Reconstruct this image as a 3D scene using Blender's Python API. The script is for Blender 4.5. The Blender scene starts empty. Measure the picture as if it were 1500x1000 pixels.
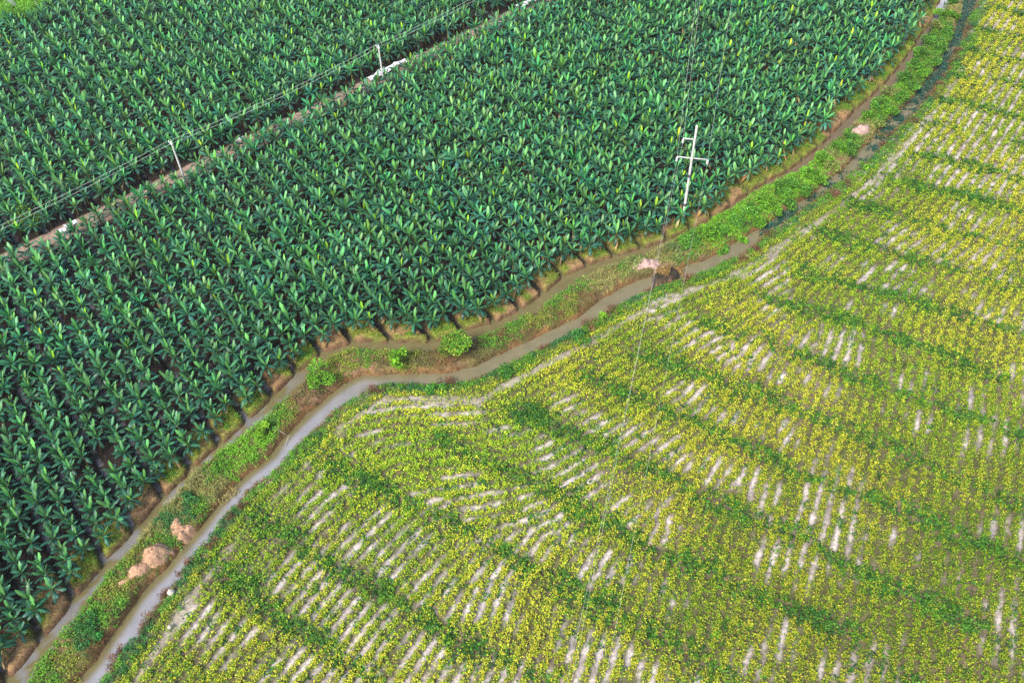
import bpy, math
import numpy as np
rng = np.random.default_rng(7)
R = math.radians
sc = bpy.context.scene
col = sc.collection

# ------------------------------------------------------------------ camera model
F_PX, PITCH, ROLL, H = 1350.0, R(48.4), R(-2.0), 64.6
cR, sR, cP, sP = math.cos(ROLL), math.sin(ROLL), math.cos(PITCH), math.sin(PITCH)

def at(px, py, z=0.0):
    """point of the place seen at a spot of the survey photograph, at height z"""
    px = np.asarray(px, float); py = np.asarray(py, float)
    u = (px - 750) / F_PX; v = (py - 500) / F_PX
    a = u * cR + v * sR; b = -u * sR + v * cR
    t = (H - z) / (sP + b * cP)
    return np.stack([a * t, (cP - b * sP) * t], -1)

def to_px(X, Y, Z):
    dz = Z - H
    w = Y * cP - dz * sP
    a = X / w; b = -(Y * sP + dz * cP) / w
    u = a * cR - b * sR; v = a * sR + b * cR
    return 750 + F_PX * u, 500 + F_PX * v

def trace(pts, z=0.0):
    p = np.array(pts, float)
    return at(p[:, 0], p[:, 1], z)

# ------------------------------------------------------------------ numpy helpers
def smooth(e0, e1, x):
    t = np.clip((x - e0) / (e1 - e0), 0, 1)
    return t * t * (3 - 2 * t)

_tab = rng.random((256, 256))
def vnoise(x, y):
    xi = np.floor(x).astype(int); yi = np.floor(y).astype(int)
    fx = x - xi; fy = y - yi
    fx = fx * fx * (3 - 2 * fx); fy = fy * fy * (3 - 2 * fy)
    g = lambda i, j: _tab[i & 255, j & 255]
    return ((g(xi, yi) * (1 - fx) + g(xi + 1, yi) * fx) * (1 - fy)
            + (g(xi, yi + 1) * (1 - fx) + g(xi + 1, yi + 1) * fx) * fy)
def fbm(x, y, s, o=3):
    r = 0; a = 1; t = 0
    for k in range(o):
        r = r + a * vnoise(x / s + 17.3 * k, y / s + 41.7 * k); t += a; a *= .5; s *= .5
    return r / t

def seg_dist(P, line):
    d = np.full(len(P), 1e9)
    for a, b in zip(line[:-1], line[1:]):
        ab = b - a; L2 = ab @ ab + 1e-12
        t = np.clip(((P - a) @ ab) / L2, 0, 1)
        q = P - a - t[:, None] * ab
        d = np.minimum(d, q[:, 0] ** 2 + q[:, 1] ** 2)
    return np.sqrt(d)

def inside(P, poly):
    c = np.zeros(len(P), bool)
    x, y = P[:, 0], P[:, 1]
    for (x1, y1), (x2, y2) in zip(poly, np.roll(poly, -1, 0)):
        k = (y1 > y) != (y2 > y)
        c ^= k & (x < (x2 - x1) * (y - y1) / (y2 - y1 + 1e-12) + x1)
    return c

# ------------------------------------------------------------------ object helpers
def mesh_np(name, V, F, mats, cols=None, parent=None, link=True, smoothf=False, mi=None):
    me = bpy.data.meshes.new(name)
    V = np.asarray(V, np.float32); F = np.asarray(F, np.int32)
    n, m, k = len(V), len(F), F.shape[1]
    me.vertices.add(n); me.vertices.foreach_set('co', V.ravel())
    me.loops.add(m * k); me.loops.foreach_set('vertex_index', F.ravel())
    me.polygons.add(m)
    me.polygons.foreach_set('loop_start', np.arange(0, m * k, k, dtype=np.int32))
    me.polygons.foreach_set('loop_total', np.full(m, k, np.int32))
    if smoothf: me.polygons.foreach_set('use_smooth', np.ones(m, bool))
    for mt in (mats if isinstance(mats, (list, tuple)) else [mats]): me.materials.append(mt)
    if mi is not None: me.polygons.foreach_set('material_index', np.asarray(mi, np.int32))
    me.update(calc_edges=True)
    if cols is not None:
        c = np.ones((n, 4), np.float32); c[:, :np.shape(cols)[1]] = cols
        at_ = me.color_attributes.new('Col', 'FLOAT_COLOR', 'POINT')
        at_.data.foreach_set('color', c.ravel())
    if not link: return me
    o = bpy.data.objects.new(name, me); col.objects.link(o)
    if parent: o.parent = parent
    return o

def tag(o, label=None, cat=None, group=None, kind=None):
    if label: o['label'] = label
    if cat: o['category'] = cat
    if group: o['group'] = group
    if kind: o['kind'] = kind
    return o

def empty(name, loc, rz=0.0, label=None, cat=None, group=None):
    o = bpy.data.objects.new(name, None); col.objects.link(o)
    o.empty_display_size = .2
    o.location = loc; o.rotation_euler = (0, 0, rz)
    return tag(o, label, cat, group)

def tube(path, radii, n=8, caps=True):
    """V, F of a tube along a 3-D path"""
    P = np.array(path, float); m = len(P)
    rad = np.full(m, radii) if np.isscalar(radii) else np.array(radii, float)
    T = np.gradient(P, axis=0); T /= np.linalg.norm(T, axis=1)[:, None] + 1e-12
    ref = np.array([0, 0, 1.0]) if abs(T[0][2]) < .9 else np.array([1.0, 0, 0])
    U = np.cross(T, ref); U /= np.linalg.norm(U, axis=1)[:, None] + 1e-12
    W = np.cross(T, U)
    a = np.arange(n) * 2 * np.pi / n
    V = (P[:, None] + rad[:, None, None] * (np.cos(a)[None, :, None] * U[:, None] + np.sin(a)[None, :, None] * W[:, None])).reshape(-1, 3)
    F = [(i * n + j, i * n + (j + 1) % n, (i + 1) * n + (j + 1) % n, (i + 1) * n + j) for i in range(m - 1) for j in range(n)]
    if caps:
        for base, c in ((0, P[0]), ((m - 1) * n, P[-1])):
            k = len(V); V = np.vstack([V, c])
            for j in range(0, n, 2):
                F.append((k, base + j, base + (j + 1) % n, base + (j + 2) % n))
    return V, np.array(F)

def box(c, s, rz=0.0):
    x, y, z = np.array(s) / 2
    V = np.array([[i * x, j * y, k * z] for i in (-1, 1) for j in (-1, 1) for k in (-1, 1)], float)
    q = np.array([[math.cos(rz), math.sin(rz), 0], [-math.sin(rz), math.cos(rz), 0], [0, 0, 1]])
    F = np.array([(0, 1, 3, 2), (4, 6, 7, 5), (0, 4, 5, 1), (2, 3, 7, 6), (0, 2, 6, 4), (1, 5, 7, 3)])
    return V @ q + np.array(c), F

def join(*vf):
    V = []; F = []; n = 0
    for v, f in vf: V.append(v); F.append(np.asarray(f) + n); n += len(v)
    return np.vstack(V), np.vstack(F)

def leafcloud(C, length, width, vert, cols, shade_tip=None):
    """diamond leaves at C (n,3); vert = how upright the leaf axis is (n,)"""
    n = len(C)
    a = rng.random(n) * 2 * np.pi
    vert = np.broadcast_to(vert, (n,))
    h = np.sqrt(np.clip(1 - vert ** 2, 0, 1))
    D = np.stack([np.cos(a) * h, np.sin(a) * h, vert], -1)
    rnd = rng.normal(size=(n, 3)) * .55; rnd[:, 2] = 1
    S = np.cross(D, rnd); S /= np.linalg.norm(S, axis=1)[:, None] + 1e-9
    l = np.broadcast_to(length, (n,))[:, None] / 2; w = np.broadcast_to(width, (n,))[:, None] / 2
    V = np.stack([C - D * l, C + S * w - D * l * .1, C + D * l, C - S * w - D * l * .1], 1).reshape(-1, 3)
    F = np.arange(4 * n).reshape(n, 4)
    return V, F, np.repeat(cols, 4, 0)

# ------------------------------------------------------------------ materials
def new_mat(name):
    m = bpy.data.materials.new(name); m.use_nodes = True
    nt = m.node_tree; nt.nodes.clear()
    return m, nt, nt.nodes, nt.links

def N(nt, t, **kw):
    n = nt.nodes.new(t)
    for k, v in kw.items(): setattr(n, k, v)
    return n

def col_noise(nt, base_socket, scale, lo, hi, detail=4, coord='Object'):
    tc = N(nt, 'ShaderNodeTexCoord'); no = N(nt, 'ShaderNodeTexNoise')
    no.inputs['Scale'].default_value = scale; no.inputs['Detail'].default_value = detail
    nt.links.new(tc.outputs[coord], no.inputs['Vector'])
    mr = N(nt, 'ShaderNodeMapRange'); mr.inputs[1].default_value = .28; mr.inputs[2].default_value = .72
    mr.inputs[3].default_value = lo; mr.inputs[4].default_value = hi
    nt.links.new(no.outputs['Fac'], mr.inputs[0])
    mx = N(nt, 'ShaderNodeMix', data_type='RGBA', blend_type='MULTIPLY'); mx.inputs[0].default_value = 1
    nt.links.new(base_socket, mx.inputs[6]); nt.links.new(mr.outputs[0], mx.inputs[7])
    return mx.outputs[2], no.outputs['Fac']

def foliage_mat(name, rough=.5, transl=.25, spec=.5, rand=0.0, nscale=3.0, lo=.75, hi=1.25, coat=None):
    m, nt, nd, lk = new_mat(name)
    at_ = N(nt, 'ShaderNodeAttribute', attribute_name='Col')
    c, _ = col_noise(nt, at_.outputs['Color'], nscale, lo, hi)
    if rand:
        oi = N(nt, 'ShaderNodeObjectInfo'); hs = N(nt, 'ShaderNodeHueSaturation')
        mr = N(nt, 'ShaderNodeMapRange'); mr.inputs[3].default_value = 1 - rand; mr.inputs[4].default_value = 1 + rand
        lk.new(oi.outputs['Random'], mr.inputs[0]); lk.new(mr.outputs[0], hs.inputs['Value']); lk.new(c, hs.inputs['Color'])
        c = hs.outputs['Color']
    p = N(nt, 'ShaderNodeBsdfPrincipled'); p.inputs['Roughness'].default_value = rough
    p.inputs['Specular IOR Level'].default_value = spec
    lk.new(c, p.inputs['Base Color'])
    o = N(nt, 'ShaderNodeOutputMaterial')
    if transl:
        t = N(nt, 'ShaderNodeBsdfTranslucent'); mx = N(nt, 'ShaderNodeMixShader'); mx.inputs[0].default_value = transl
        lk.new(c, t.inputs['Color']); lk.new(p.outputs[0], mx.inputs[1]); lk.new(t.outputs[0], mx.inputs[2])
        lk.new(mx.outputs[0], o.inputs['Surface'])
    else: lk.new(p.outputs[0], o.inputs['Surface'])
    return m

def plain_mat(name, rgb, rough=.8, nscale=6.0, lo=.7, hi=1.2, bump=0.0, spec=.3):
    m, nt, nd, lk = new_mat(name)
    r = N(nt, 'ShaderNodeRGB'); r.outputs[0].default_value = (*rgb, 1)
    c, f = col_noise(nt, r.outputs[0], nscale, lo, hi, 6)
    p = N(nt, 'ShaderNodeBsdfPrincipled'); p.inputs['Roughness'].default_value = rough
    p.inputs['Specular IOR Level'].default_value = spec
    lk.new(c, p.inputs['Base Color'])
    if bump:
        b = N(nt, 'ShaderNodeBump'); b.inputs['Strength'].default_value = bump; b.inputs['Distance'].default_value = .05
        lk.new(f, b.inputs['Height']); lk.new(b.outputs[0], p.inputs['Normal'])
    o = N(nt, 'ShaderNodeOutputMaterial'); lk.new(p.outputs[0], o.inputs['Surface'])
    return m

M_leaf = foliage_mat('banana_leaf', rough=.40, transl=.12, spec=.34, rand=.22, nscale=2.2, lo=.75, hi=1.22)
M_stem = plain_mat('banana_stem', (.17, .17, .05), .7, 9)
M_crop = foliage_mat('crop_leaf', rough=.7, transl=.25, spec=.2, nscale=1.2, lo=.8, hi=1.2)
M_weed = foliage_mat('weed_leaf', rough=.6, transl=.25, spec=.3, nscale=1.5, lo=.75, hi=1.2)
M_bush = foliage_mat('bush_leaf', rough=.6, transl=.25, spec=.3, nscale=1.5, lo=.75, hi=1.25)
M_bark = plain_mat('bark', (.13, .09, .06), .9, 12)
M_pole = plain_mat('pole_concrete', (.70, .68, .63), .8, 2.2, .6, 1.15, .3)
M_steel = plain_mat('galvanised_steel', (.62, .62, .6), .5, 6, .8, 1.1, spec=.5)
M_porc = plain_mat('white_porcelain', (.8, .8, .78), .3, 10, .95, 1.0, spec=.5)
M_band = plain_mat('dark_band', (.05, .05, .055), .7, 10)
M_wire = plain_mat('aluminium_wire', (.8, .79, .74), .5, 1, .85, 1.1)
M_plastic = plain_mat('white_plastic', (.8, .8, .82), .4, 4, .8, 1.05, spec=.5)
M_conc = plain_mat('pale_concrete', (.5, .5, .54), .85, 2, .75, 1.1)
M_stone = plain_mat('pale_stone', (.6, .52, .45), .85, 7, .8, 1.1)

def dirt_mat(name, rgb):
    m, nt, nd, lk = new_mat(name)
    r = N(nt, 'ShaderNodeRGB'); r.outputs[0].default_value = (*rgb, 1)
    c, f = col_noise(nt, r.outputs[0], 3.0, .6, 1.2, 8)
    c2, f2 = col_noise(nt, c, 14.0, .7, 1.25, 3)
    p = N(nt, 'ShaderNodeBsdfPrincipled'); p.inputs['Roughness'].default_value = .95; p.inputs['Specular IOR Level'].default_value = .1
    lk.new(c2, p.inputs['Base Color'])
    b = N(nt, 'ShaderNodeBump'); b.inputs['Strength'].default_value = .9; b.inputs['Distance'].default_value = .12
    lk.new(f2, b.inputs['Height']); lk.new(b.outputs[0], p.inputs['Normal'])
    o = N(nt, 'ShaderNodeOutputMaterial'); lk.new(p.outputs[0], o.inputs['Surface'])
    return m
M_dirt = dirt_mat('orange_dirt', (.62, .37, .23))
M_dirt2 = dirt_mat('pinkish_dirt', (.60, .40, .34))

def ground_mat():
    m, nt, nd, lk = new_mat('soil')
    at_ = N(nt, 'ShaderNodeAttribute', attribute_name='Col')
    c, f = col_noise(nt, at_.outputs['Color'], 1.6, .65, 1.28, 8)
    c, f2 = col_noise(nt, c, 5.5, .6, 1.35, 6)
    p = N(nt, 'ShaderNodeBsdfPrincipled'); p.inputs['Roughness'].default_value = .95; p.inputs['Specular IOR Level'].default_value = .1
    lk.new(c, p.inputs['Base Color'])
    b = N(nt, 'ShaderNodeBump'); b.inputs['Strength'].default_value = .7; b.inputs['Distance'].default_value = .06
    lk.new(f2, b.inputs['Height']); lk.new(b.outputs[0], p.inputs['Normal'])
    o = N(nt, 'ShaderNodeOutputMaterial'); lk.new(p.outputs[0], o.inputs['Surface'])
    return m
M_soil = ground_mat()

def water_mat():
    m, nt, nd, lk = new_mat('murky_water')
    at_ = N(nt, 'ShaderNodeAttribute', attribute_name='Col')
    c, f = col_noise(nt, at_.outputs['Color'], .8, .88, 1.12, 5)
    p = N(nt, 'ShaderNodeBsdfPrincipled'); p.inputs['Roughness'].default_value = .06
    p.inputs['IOR'].default_value = 1.33; p.inputs['Specular IOR Level'].default_value = .35
    lk.new(c, p.inputs['Base Color'])
    tc = N(nt, 'ShaderNodeTexCoord'); no = N(nt, 'ShaderNodeTexNoise'); no.inputs['Scale'].default_value = 3.5; no.inputs['Detail'].default_value = 3
    lk.new(tc.outputs['Object'], no.inputs['Vector'])
    b = N(nt, 'ShaderNodeBump'); b.inputs['Strength'].default_value = .05; b.inputs['Distance'].default_value = .03
    lk.new(no.outputs['Fac'], b.inputs['Height']); lk.new(b.outputs[0], p.inputs['Normal'])
    o = N(nt, 'ShaderNodeOutputMaterial'); lk.new(p.outputs[0], o.inputs['Surface'])
    return m
M_water = water_mat()

# ------------------------------------------------------------------ survey lines
OPEN = [(64, 939), (115, 875), (162, 818), (202, 774), (246, 725), (287, 685), (326, 652), (367, 616), (402, 582), (440, 545), (478, 517), (522, 502), (577, 503), (639, 503), (684, 486), (732, 471), (770, 451), (803, 428), (830, 405), (865, 390), (905, 376), (942, 366), (983, 352)]
L_LEFT = [(-60, 1100), (0, 1020), (25, 985)] + OPEN + [(1050, 322), (1073, 302), (1097, 285), (1133, 263), (1150, 256), (1172, 241), (1212, 207), (1232, 185), (1250, 168), (1265, 153), (1280, 140), (1298, 123), (1318, 98), (1337, 75), (1352, 50), (1365, 33), (1372, 15), (1379, 0), (1395, -40), (1420, -110)]
L_RIGHT = [(5, 1060), (40, 1003), (58, 975), (73, 956), (87, 940), (100, 920), (115, 900), (123, 888), (138, 871), (152, 853), (183, 819), (205, 791), (223, 764), (243, 744), (262, 722), (288, 693), (318, 666), (338, 654), (357, 640), (380, 622), (400, 602), (425, 582), (448, 560), (461, 543), (475, 531), (499, 521), (525, 516), (562, 517), (620, 518), (655, 514), (687, 503), (720, 488), (750, 475), (790, 456), (817, 436), (837, 420), (867, 403), (923, 382), (957, 370), (980, 359), (1005, 345), (1063, 313), (1103, 287), (1147, 264), (1177, 248), (1205, 222), (1223, 207), (1240, 192), (1257, 177), (1275, 160), (1295, 142), (1315, 120), (1335, 90), (1355, 60), (1373, 30), (1383, 13), (1392, 0), (1408, -40), (1436, -110)]
R_LEFT = [(60, 1080), (115, 1000), (142, 970), (160, 941), (183, 910), (203, 878), (223, 856), (246, 834), (270, 804), (292, 779), (310, 756), (327, 733), (350, 708), (372, 689), (400, 667), (413, 646), (427, 633), (450, 610), (483, 580), (502, 567), (520, 556), (533, 551), (562, 551), (603, 550), (643, 549), (667, 546), (695, 538), (723, 526), (745, 515), (768, 504), (820, 480), (853, 463), (878, 442), (915, 421), (942, 410), (960, 404), (990, 397), (1013, 388), (1030, 384), (1048, 376), (1070, 362), (1105, 341), (1140, 320), (1155, 307), (1187, 289), (1214, 266), (1238, 248), (1258, 225), (1277, 208), (1288, 192), (1303, 178), (1320, 163), (1333, 152), (1343, 138), (1360, 117), (1378, 93), (1388, 73), (1400, 45), (1408, 22), (1412, 0), (1424, -50), (1440, -110)]
R_RIGHT = [(95, 1080), (145, 1000), (160, 976), (178, 950), (200, 927), (213, 903), (227, 886), (248, 860), (267, 832), (282, 812), (300, 793), (313, 773), (333, 750), (352, 730), (372, 706), (400, 688), (417, 667), (450, 638), (472, 617), (488, 601), (503, 590), (520, 581), (542, 568), (570, 561), (600, 562), (637, 563), (670, 561), (697, 555), (720, 542), (745, 532), (773, 519), (810, 500), (853, 476), (897, 450), (920, 437), (944, 427), (965, 419), (990, 410), (1013, 402), (1037, 397), (1057, 384), (1080, 376), (1100, 358), (1122, 341), (1160, 318), (1187, 297), (1217, 276), (1237, 258), (1260, 246), (1277, 227), (1295, 207), (1313, 188), (1333, 171), (1345, 156), (1357, 143), (1370, 123), (1385, 103), (1393, 78), (1405, 62), (1413, 33), (1425, 13), (1431, 0), (1443, -50), (1462, -110)]
PATH = [(180, 1030), (197, 1000), (215, 973), (237, 941), (282, 877), (295, 857), (315, 833), (333, 810), (350, 785), (368, 760), (400, 734), (430, 702), (463, 664), (500, 630), (530, 606), (567, 586), (603, 588), (645, 587), (697, 587)]
PATH2 = [(702, 600), (697, 587), (714, 581), (733, 570), (757, 556), (800, 533), (850, 510), (900, 480), (943, 455), (977, 438), (1007, 427), (1030, 420), (1063, 410), (1088, 398), (1113, 380), (1130, 370), (1170, 342), (1217, 313), (1250, 287), (1277, 267), (1300, 242), (1317, 223), (1330, 208), (1342, 192), (1363, 173), (1377, 155), (1395, 128), (1412, 100)]
BANDS = [
 [(477, 674), (537, 709), (565, 723), (617, 747), (659, 765), (705, 789), (757, 817), (823, 859), (889, 896), (954, 929), (982, 943), (1024, 971), (1080, 999), (1140, 1030)],
 [(757, 602), (789, 612), (833, 637), (890, 657), (930, 680), (973, 697), (1017, 720), (1067, 745), (1117, 765), (1169, 784), (1206, 806), (1253, 835), (1320, 866), (1383, 896), (1425, 915), (1510, 960)],
 [(640, 640), (690, 664), (740, 690), (787, 712), (827, 733), (870, 758), (907, 770), (940, 793), (987, 818), (1033, 835), (1061, 849), (1145, 887), (1197, 907), (1267, 943), (1285, 966), (1350, 1010)],
 [(380, 762), (421, 789), (472, 821), (505, 845), (547, 863), (593, 891), (640, 925), (668, 943), (729, 962), (800, 1000)],
 [(310, 830), (346, 849), (402, 896), (467, 933), (505, 966), (560, 1010)],
 [(850, 550), (887, 567), (917, 580), (957, 593), (1001, 611), (1052, 635), (1099, 658), (1141, 679), (1173, 695), (1229, 714), (1271, 733), (1313, 747), (1360, 765), (1416, 789), (1472, 812), (1530, 838)],
 [(940, 520), (1010, 544), (1066, 563), (1117, 580), (1160, 595), (1220, 622), (1313, 660), (1400, 700), (1510, 745)],
 [(1033, 474), (1099, 497), (1145, 511), (1197, 526), (1248, 549), (1297, 568), (1351, 588), (1421, 611), (1472, 630), (1540, 655)],
 [(1108, 432), (1164, 451), (1220, 466), (1276, 480), (1330, 500), (1400, 530), (1510, 570)],
 [(1145, 390), (1197, 404), (1257, 423), (1313, 434), (1355, 446), (1402, 460), (1463, 479), (1540, 498)],
 [(1201, 343), (1267, 362), (1337, 381), (1383, 392), (1444, 409), (1491, 423), (1540, 436)],
 [(1248, 297), (1323, 320), (1397, 339), (1453, 353), (1540, 374)],
 [(1309, 264), (1360, 278), (1421, 290), (1500, 311), (1540, 320)],
 [(1340, 225), (1380, 231), (1455, 252), (1540, 275)],
 [(1368, 183), (1422, 192), (1470, 207), (1540, 226)],
 [(1386, 150), (1440, 159), (1485, 171), (1540, 182)],
 [(1401, 111), (1455, 120), (1540, 133)],
 [(1425, 75), (1470, 87), (1540, 98)],
 [(1443, 46), (1500, 57), (1540, 63)],
 [(1450, 14), (1540, 28)]]
# bare pale soil: x, y, rx, ry, strength
BARE = [(1197, 751, 24, 26, 1.3), (1225, 765, 30, 24, 1.2), (1262, 784, 30, 18, 1.2), (1300, 790, 16, 14, 1), (965, 762, 22, 22, .9), (925, 757, 18, 14, .7), (1045, 692, 16, 20, .9), (1080, 698, 20, 16, .7), (1105, 702, 14, 22, .9), (1130, 718, 14, 18, .7), (1057, 612, 10, 14, .8), (1078, 611, 10, 14, .8), (1113, 625, 9, 18, .7), (1150, 636, 11, 26, .9), (1210, 670, 11, 14, .7), (1170, 650, 10, 18, .5), (1225, 577, 22, 12, .7), (1299, 600, 14, 16, .6), (1425, 588, 22, 22, .9), (1345, 622, 26, 18, .6), (1453, 774, 20, 22, .7), (1497, 785, 14, 26, .8), (1147, 942, 22, 34, .9), (1206, 972, 14, 26, .8), (1255, 995, 14, 16, .7), (1292, 925, 10, 20, .7), (1318, 935, 10, 24, .6), (1346, 828, 10, 24, .5), (1385, 840, 20, 34, .45), (977, 877, 12, 26, .8), (1000, 880, 12, 20, .5), (955, 872, 10, 18, .5), (858, 828, 12, 28, .9), (888, 828, 16, 24, .8), (920, 838, 12, 24, .7), (819, 935, 10, 30, .9), (840, 955, 14, 38, 1.2), (860, 955, 14, 38, 1.2), (884, 972, 14, 34, 1.2), (902, 978, 12, 34, 1.2), (924, 970, 12, 22, 1), (944, 990, 12, 22, .9), (968, 990, 10, 18, .8), (825, 682, 30, 14, 1.1), (848, 697, 36, 14, 1), (845, 710, 34, 12, 1.2), (860, 724, 26, 10, 1.1), (878, 622, 22, 10, .9), (900, 628, 26, 12, 1.1), (915, 640, 26, 12, 1.1), (935, 648, 22, 10, .9), (960, 653, 18, 14, .6), (985, 650, 16, 16, .8), (1002, 672, 10, 16, .9), (985, 672, 12, 14, .6), (815, 762, 22, 10, 1), (822, 773, 20, 10, 1), (838, 786, 22, 10, 1.1), (852, 803, 14, 12, .9), (905, 738, 20, 12, .6), (1117, 821, 14, 30, .5), (1178, 848, 16, 22, .6), (1255, 838, 34, 22, .6), (477, 737, 18, 18, .8), (449, 752, 18, 22, .9), (540, 793, 30, 30, .8), (603, 797, 22, 24, 1.1), (570, 837, 16, 18, .8), (617, 857, 22, 26, .7), (663, 868, 14, 24, 1), (690, 870, 16, 34, 1.2), (708, 868, 16, 34, 1.3), (730, 876, 16, 32, 1.2), (748, 893, 14, 30, 1.1), (486, 888, 18, 26, 1), (519, 915, 18, 30, 1.2), (540, 922, 18, 28, 1.2), (553, 925, 12, 18, .9), (392, 985, 26, 18, 1), (440, 978, 26, 24, 1), (475, 990, 16, 20, .9), (505, 990, 14, 20, .8), (325, 955, 22, 26, .9), (345, 938, 16, 16, .7), (285, 905, 26, 24, .8), (411, 854, 16, 14, .8), (430, 840, 20, 20, .5), (617, 947, 14, 20, .9), (640, 950, 12, 20, .6), (556, 760, 14, 14, .9), (514, 660, 16, 14, .7), (477, 695, 14, 14, .7), (514, 705, 16, 16, .7), (545, 640, 30, 16, .4), (663, 700, 16, 10, .9), (672, 718, 20, 8, .8), (696, 735, 36, 9, 1.1), (687, 750, 18, 8, 1), (645, 724, 18, 12, .7), (729, 726, 20, 8, .8), (729, 632, 18, 8, .9), (761, 638, 16, 8, .8), (799, 653, 14, 10, .7), (817, 665, 22, 8, .8), (860, 655, 18, 10, .5), (570, 655, 40, 18, .45), (640, 612, 60, 10, .5), (603, 592, 50, 10, .7), (560, 600, 20, 14, .7), (1019, 485, 26, 14, .8), (1085, 514, 26, 12, 1.1), (1100, 522, 18, 12, 1), (1001, 503, 26, 12, .7), (1052, 510, 20, 12, .7), (1127, 404, 22, 14, .7), (1220, 385, 26, 14, .7), (1270, 398, 20, 14, .9), (1311, 397, 22, 12, 1), (1304, 420, 22, 12, .9), (1340, 425, 24, 14, .7), (1313, 343, 24, 16, 1.2), (1299, 355, 20, 12, 1), (1330, 364, 22, 12, 1), (1347, 352, 16, 12, .9), (1380, 366, 18, 14, .8), (1215, 513, 16, 16, .9), (1240, 502, 14, 18, .7), (1255, 510, 12, 26, 1), (1176, 502, 14, 12, .7), (1248, 446, 12, 16, .6), (1309, 455, 14, 10, .8), (1145, 551, 14, 10, .6), (1187, 549, 14, 10, .5), (1222, 567, 12, 10, .6), (1346, 203, 14, 20, 1.2), (1368, 210, 26, 20, 1.2), (1388, 214, 18, 18, 1), (1309, 245, 18, 20, 1.1), (1330, 232, 16, 18, .8), (1278, 278, 18, 16, .9), (1262, 290, 20, 10, .8), (1407, 220, 14, 20, 1), (1430, 226, 18, 20, 1), (1470, 231, 22, 22, 1), (1495, 240, 14, 22, 1), (1379, 255, 16, 16, 1.1), (1397, 264, 18, 14, 1.1), (1415, 268, 18, 14, 1.1), (1437, 268, 16, 16, 1.1), (1462, 270, 18, 16, 1.1), (1485, 276, 18, 14, 1), (1470, 39, 24, 14, 1), (1440, 20, 20, 18, .7), (1490, 12, 20, 16, .8), (1437, 34, 14, 12, .6), (1437, 102, 14, 14, .9), (1491, 108, 18, 18, 1), (1475, 105, 14, 12, .7), (1470, 150, 16, 14, .7), (1425, 177, 14, 16, .9), (1450, 183, 16, 14, .8), (1479, 189, 18, 14, .9), (1371, 162, 14, 20, .9), (1400, 172, 12, 14, .6), (1428, 60, 12, 16, .6), (1455, 70, 20, 10, .5)]
SEG_DIR = [((860, 705), (925, 665)), ((580, 816), (613, 781)), ((693, 889), (713, 853)), ((817, 953), (828, 913)), ((873, 986), (887, 936)), ((1190, 776), (1200, 729)), ((1320, 583), (1328, 520)), ((1000, 493), (1020, 480)), ((1300, 257), (1325, 220)), ((1377, 260), (1390, 243)), ((1470, 283), (1480, 267)), ((1293, 356), (1317, 336)), ((668, 739), (734, 728)), ((600, 605), (690, 603)), ((282, 877), (333, 810)), ((400, 734), (463, 664)), ((757, 556), (850, 510)), ((943, 455), (1030, 420)), ((1450, 130), (1461, 113)), ((1430, 930), (1433, 890)), ((1450, 700), (1456, 655)), ((900, 560), (940, 535)), ((450, 870), (475, 838)), ((640, 690), (700, 684)), ((1217, 313), (1277, 267)), ((1100, 600), (1116, 570)), ((1000, 860), (1014, 815))]

Ll, Lr, Rl, Rr = trace(L_LEFT), trace(L_RIGHT), trace(R_LEFT), trace(R_RIGHT)
polyL = np.vstack([Ll, Lr[::-1]]); polyR = np.vstack([Rl, Rr[::-1]])
path1, path2 = trace(PATH, .6), trace(PATH2, .6)
road = at(np.array([-150, 0, 780, 1000]), np.array([463, 388, 10, -96]), .55)     # centre of the farm road
road_d = (road[2] - road[1]) / np.linalg.norm(road[2] - road[1]); road_n = np.array([-road_d[1], road_d[0]])
S0, S1, S2 = 17.59 / H, 12.401 / H, 3.868                                        # bed lattice
def s_of(P): return P[:, 0] * S0 + P[:, 1] * S1 + S2
SP = 1 / math.hypot(S0, S1)
n_bed = np.array([S0, S1]) * SP; d_bed = np.array([-n_bed[1], n_bed[0]])
def road_off(P): return (P - road[1]) @ road_n

# region polygons (plan view)
plantation = np.vstack([Ll, at([1700, 1200, 200, -900, -900], [-420, -420, -420, -200, 1100])])
field = np.vstack([Rr, at([1900, 2100, 1500, 300], [-110, 700, 1500, 1300])])
bankpoly = np.vstack([Lr, Rl[::-1]])
corner = at(np.array([-260, -60, 40, 88, 150, 60, -300]), np.array([130, 62, 30, -2, -60, -160, -160]), .6)

# ------------------------------------------------------------------ terrain
gx = np.concatenate([np.linspace(-420, -84, 22)[:-1], np.arange(-84, 84, .22), np.linspace(84, 420, 22)])
gy = np.concatenate([np.linspace(-260, 17, 22)[:-1], np.arange(17, 140, .22), np.linspace(140, 760, 32)])
GX, GY = np.meshgrid(gx, gy); nX, nY = len(gx), len(gy)
P = np.stack([GX.ravel(), GY.ravel()], -1); x, y = P[:, 0], P[:, 1]
dLl = seg_dist(P, Ll); dLr = seg_dist(P, Lr); dRl = seg_dist(P, Rl); dRr = seg_dist(P, Rr)
inL = inside(P, polyL); inR = inside(P, polyR)
wob = (fbm(x, y, .9) - .5) * .35
sdL = np.where(inL, -1, 1) * np.minimum(dLl, dLr) + wob
sdR = np.where(inR, -1, 1) * np.minimum(dRl, dRr) + wob
isP = inside(P, plantation) & ~inL; isF = inside(P, field) & ~inR; isB = inside(P, bankpoly) & ~inL & ~inR
sd = np.minimum(sdL, sdR)
n1, n2, n3 = fbm(x, y, 5), fbm(x, y, 1.4), fbm(x, y, 18)
PX, PY = to_px(x, y, np.full_like(x, .55))
s = s_of(P); sfr = s - np.floor(s)
roff = road_off(P)
inroad = isP & (np.abs(roff) < 1.5)
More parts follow.
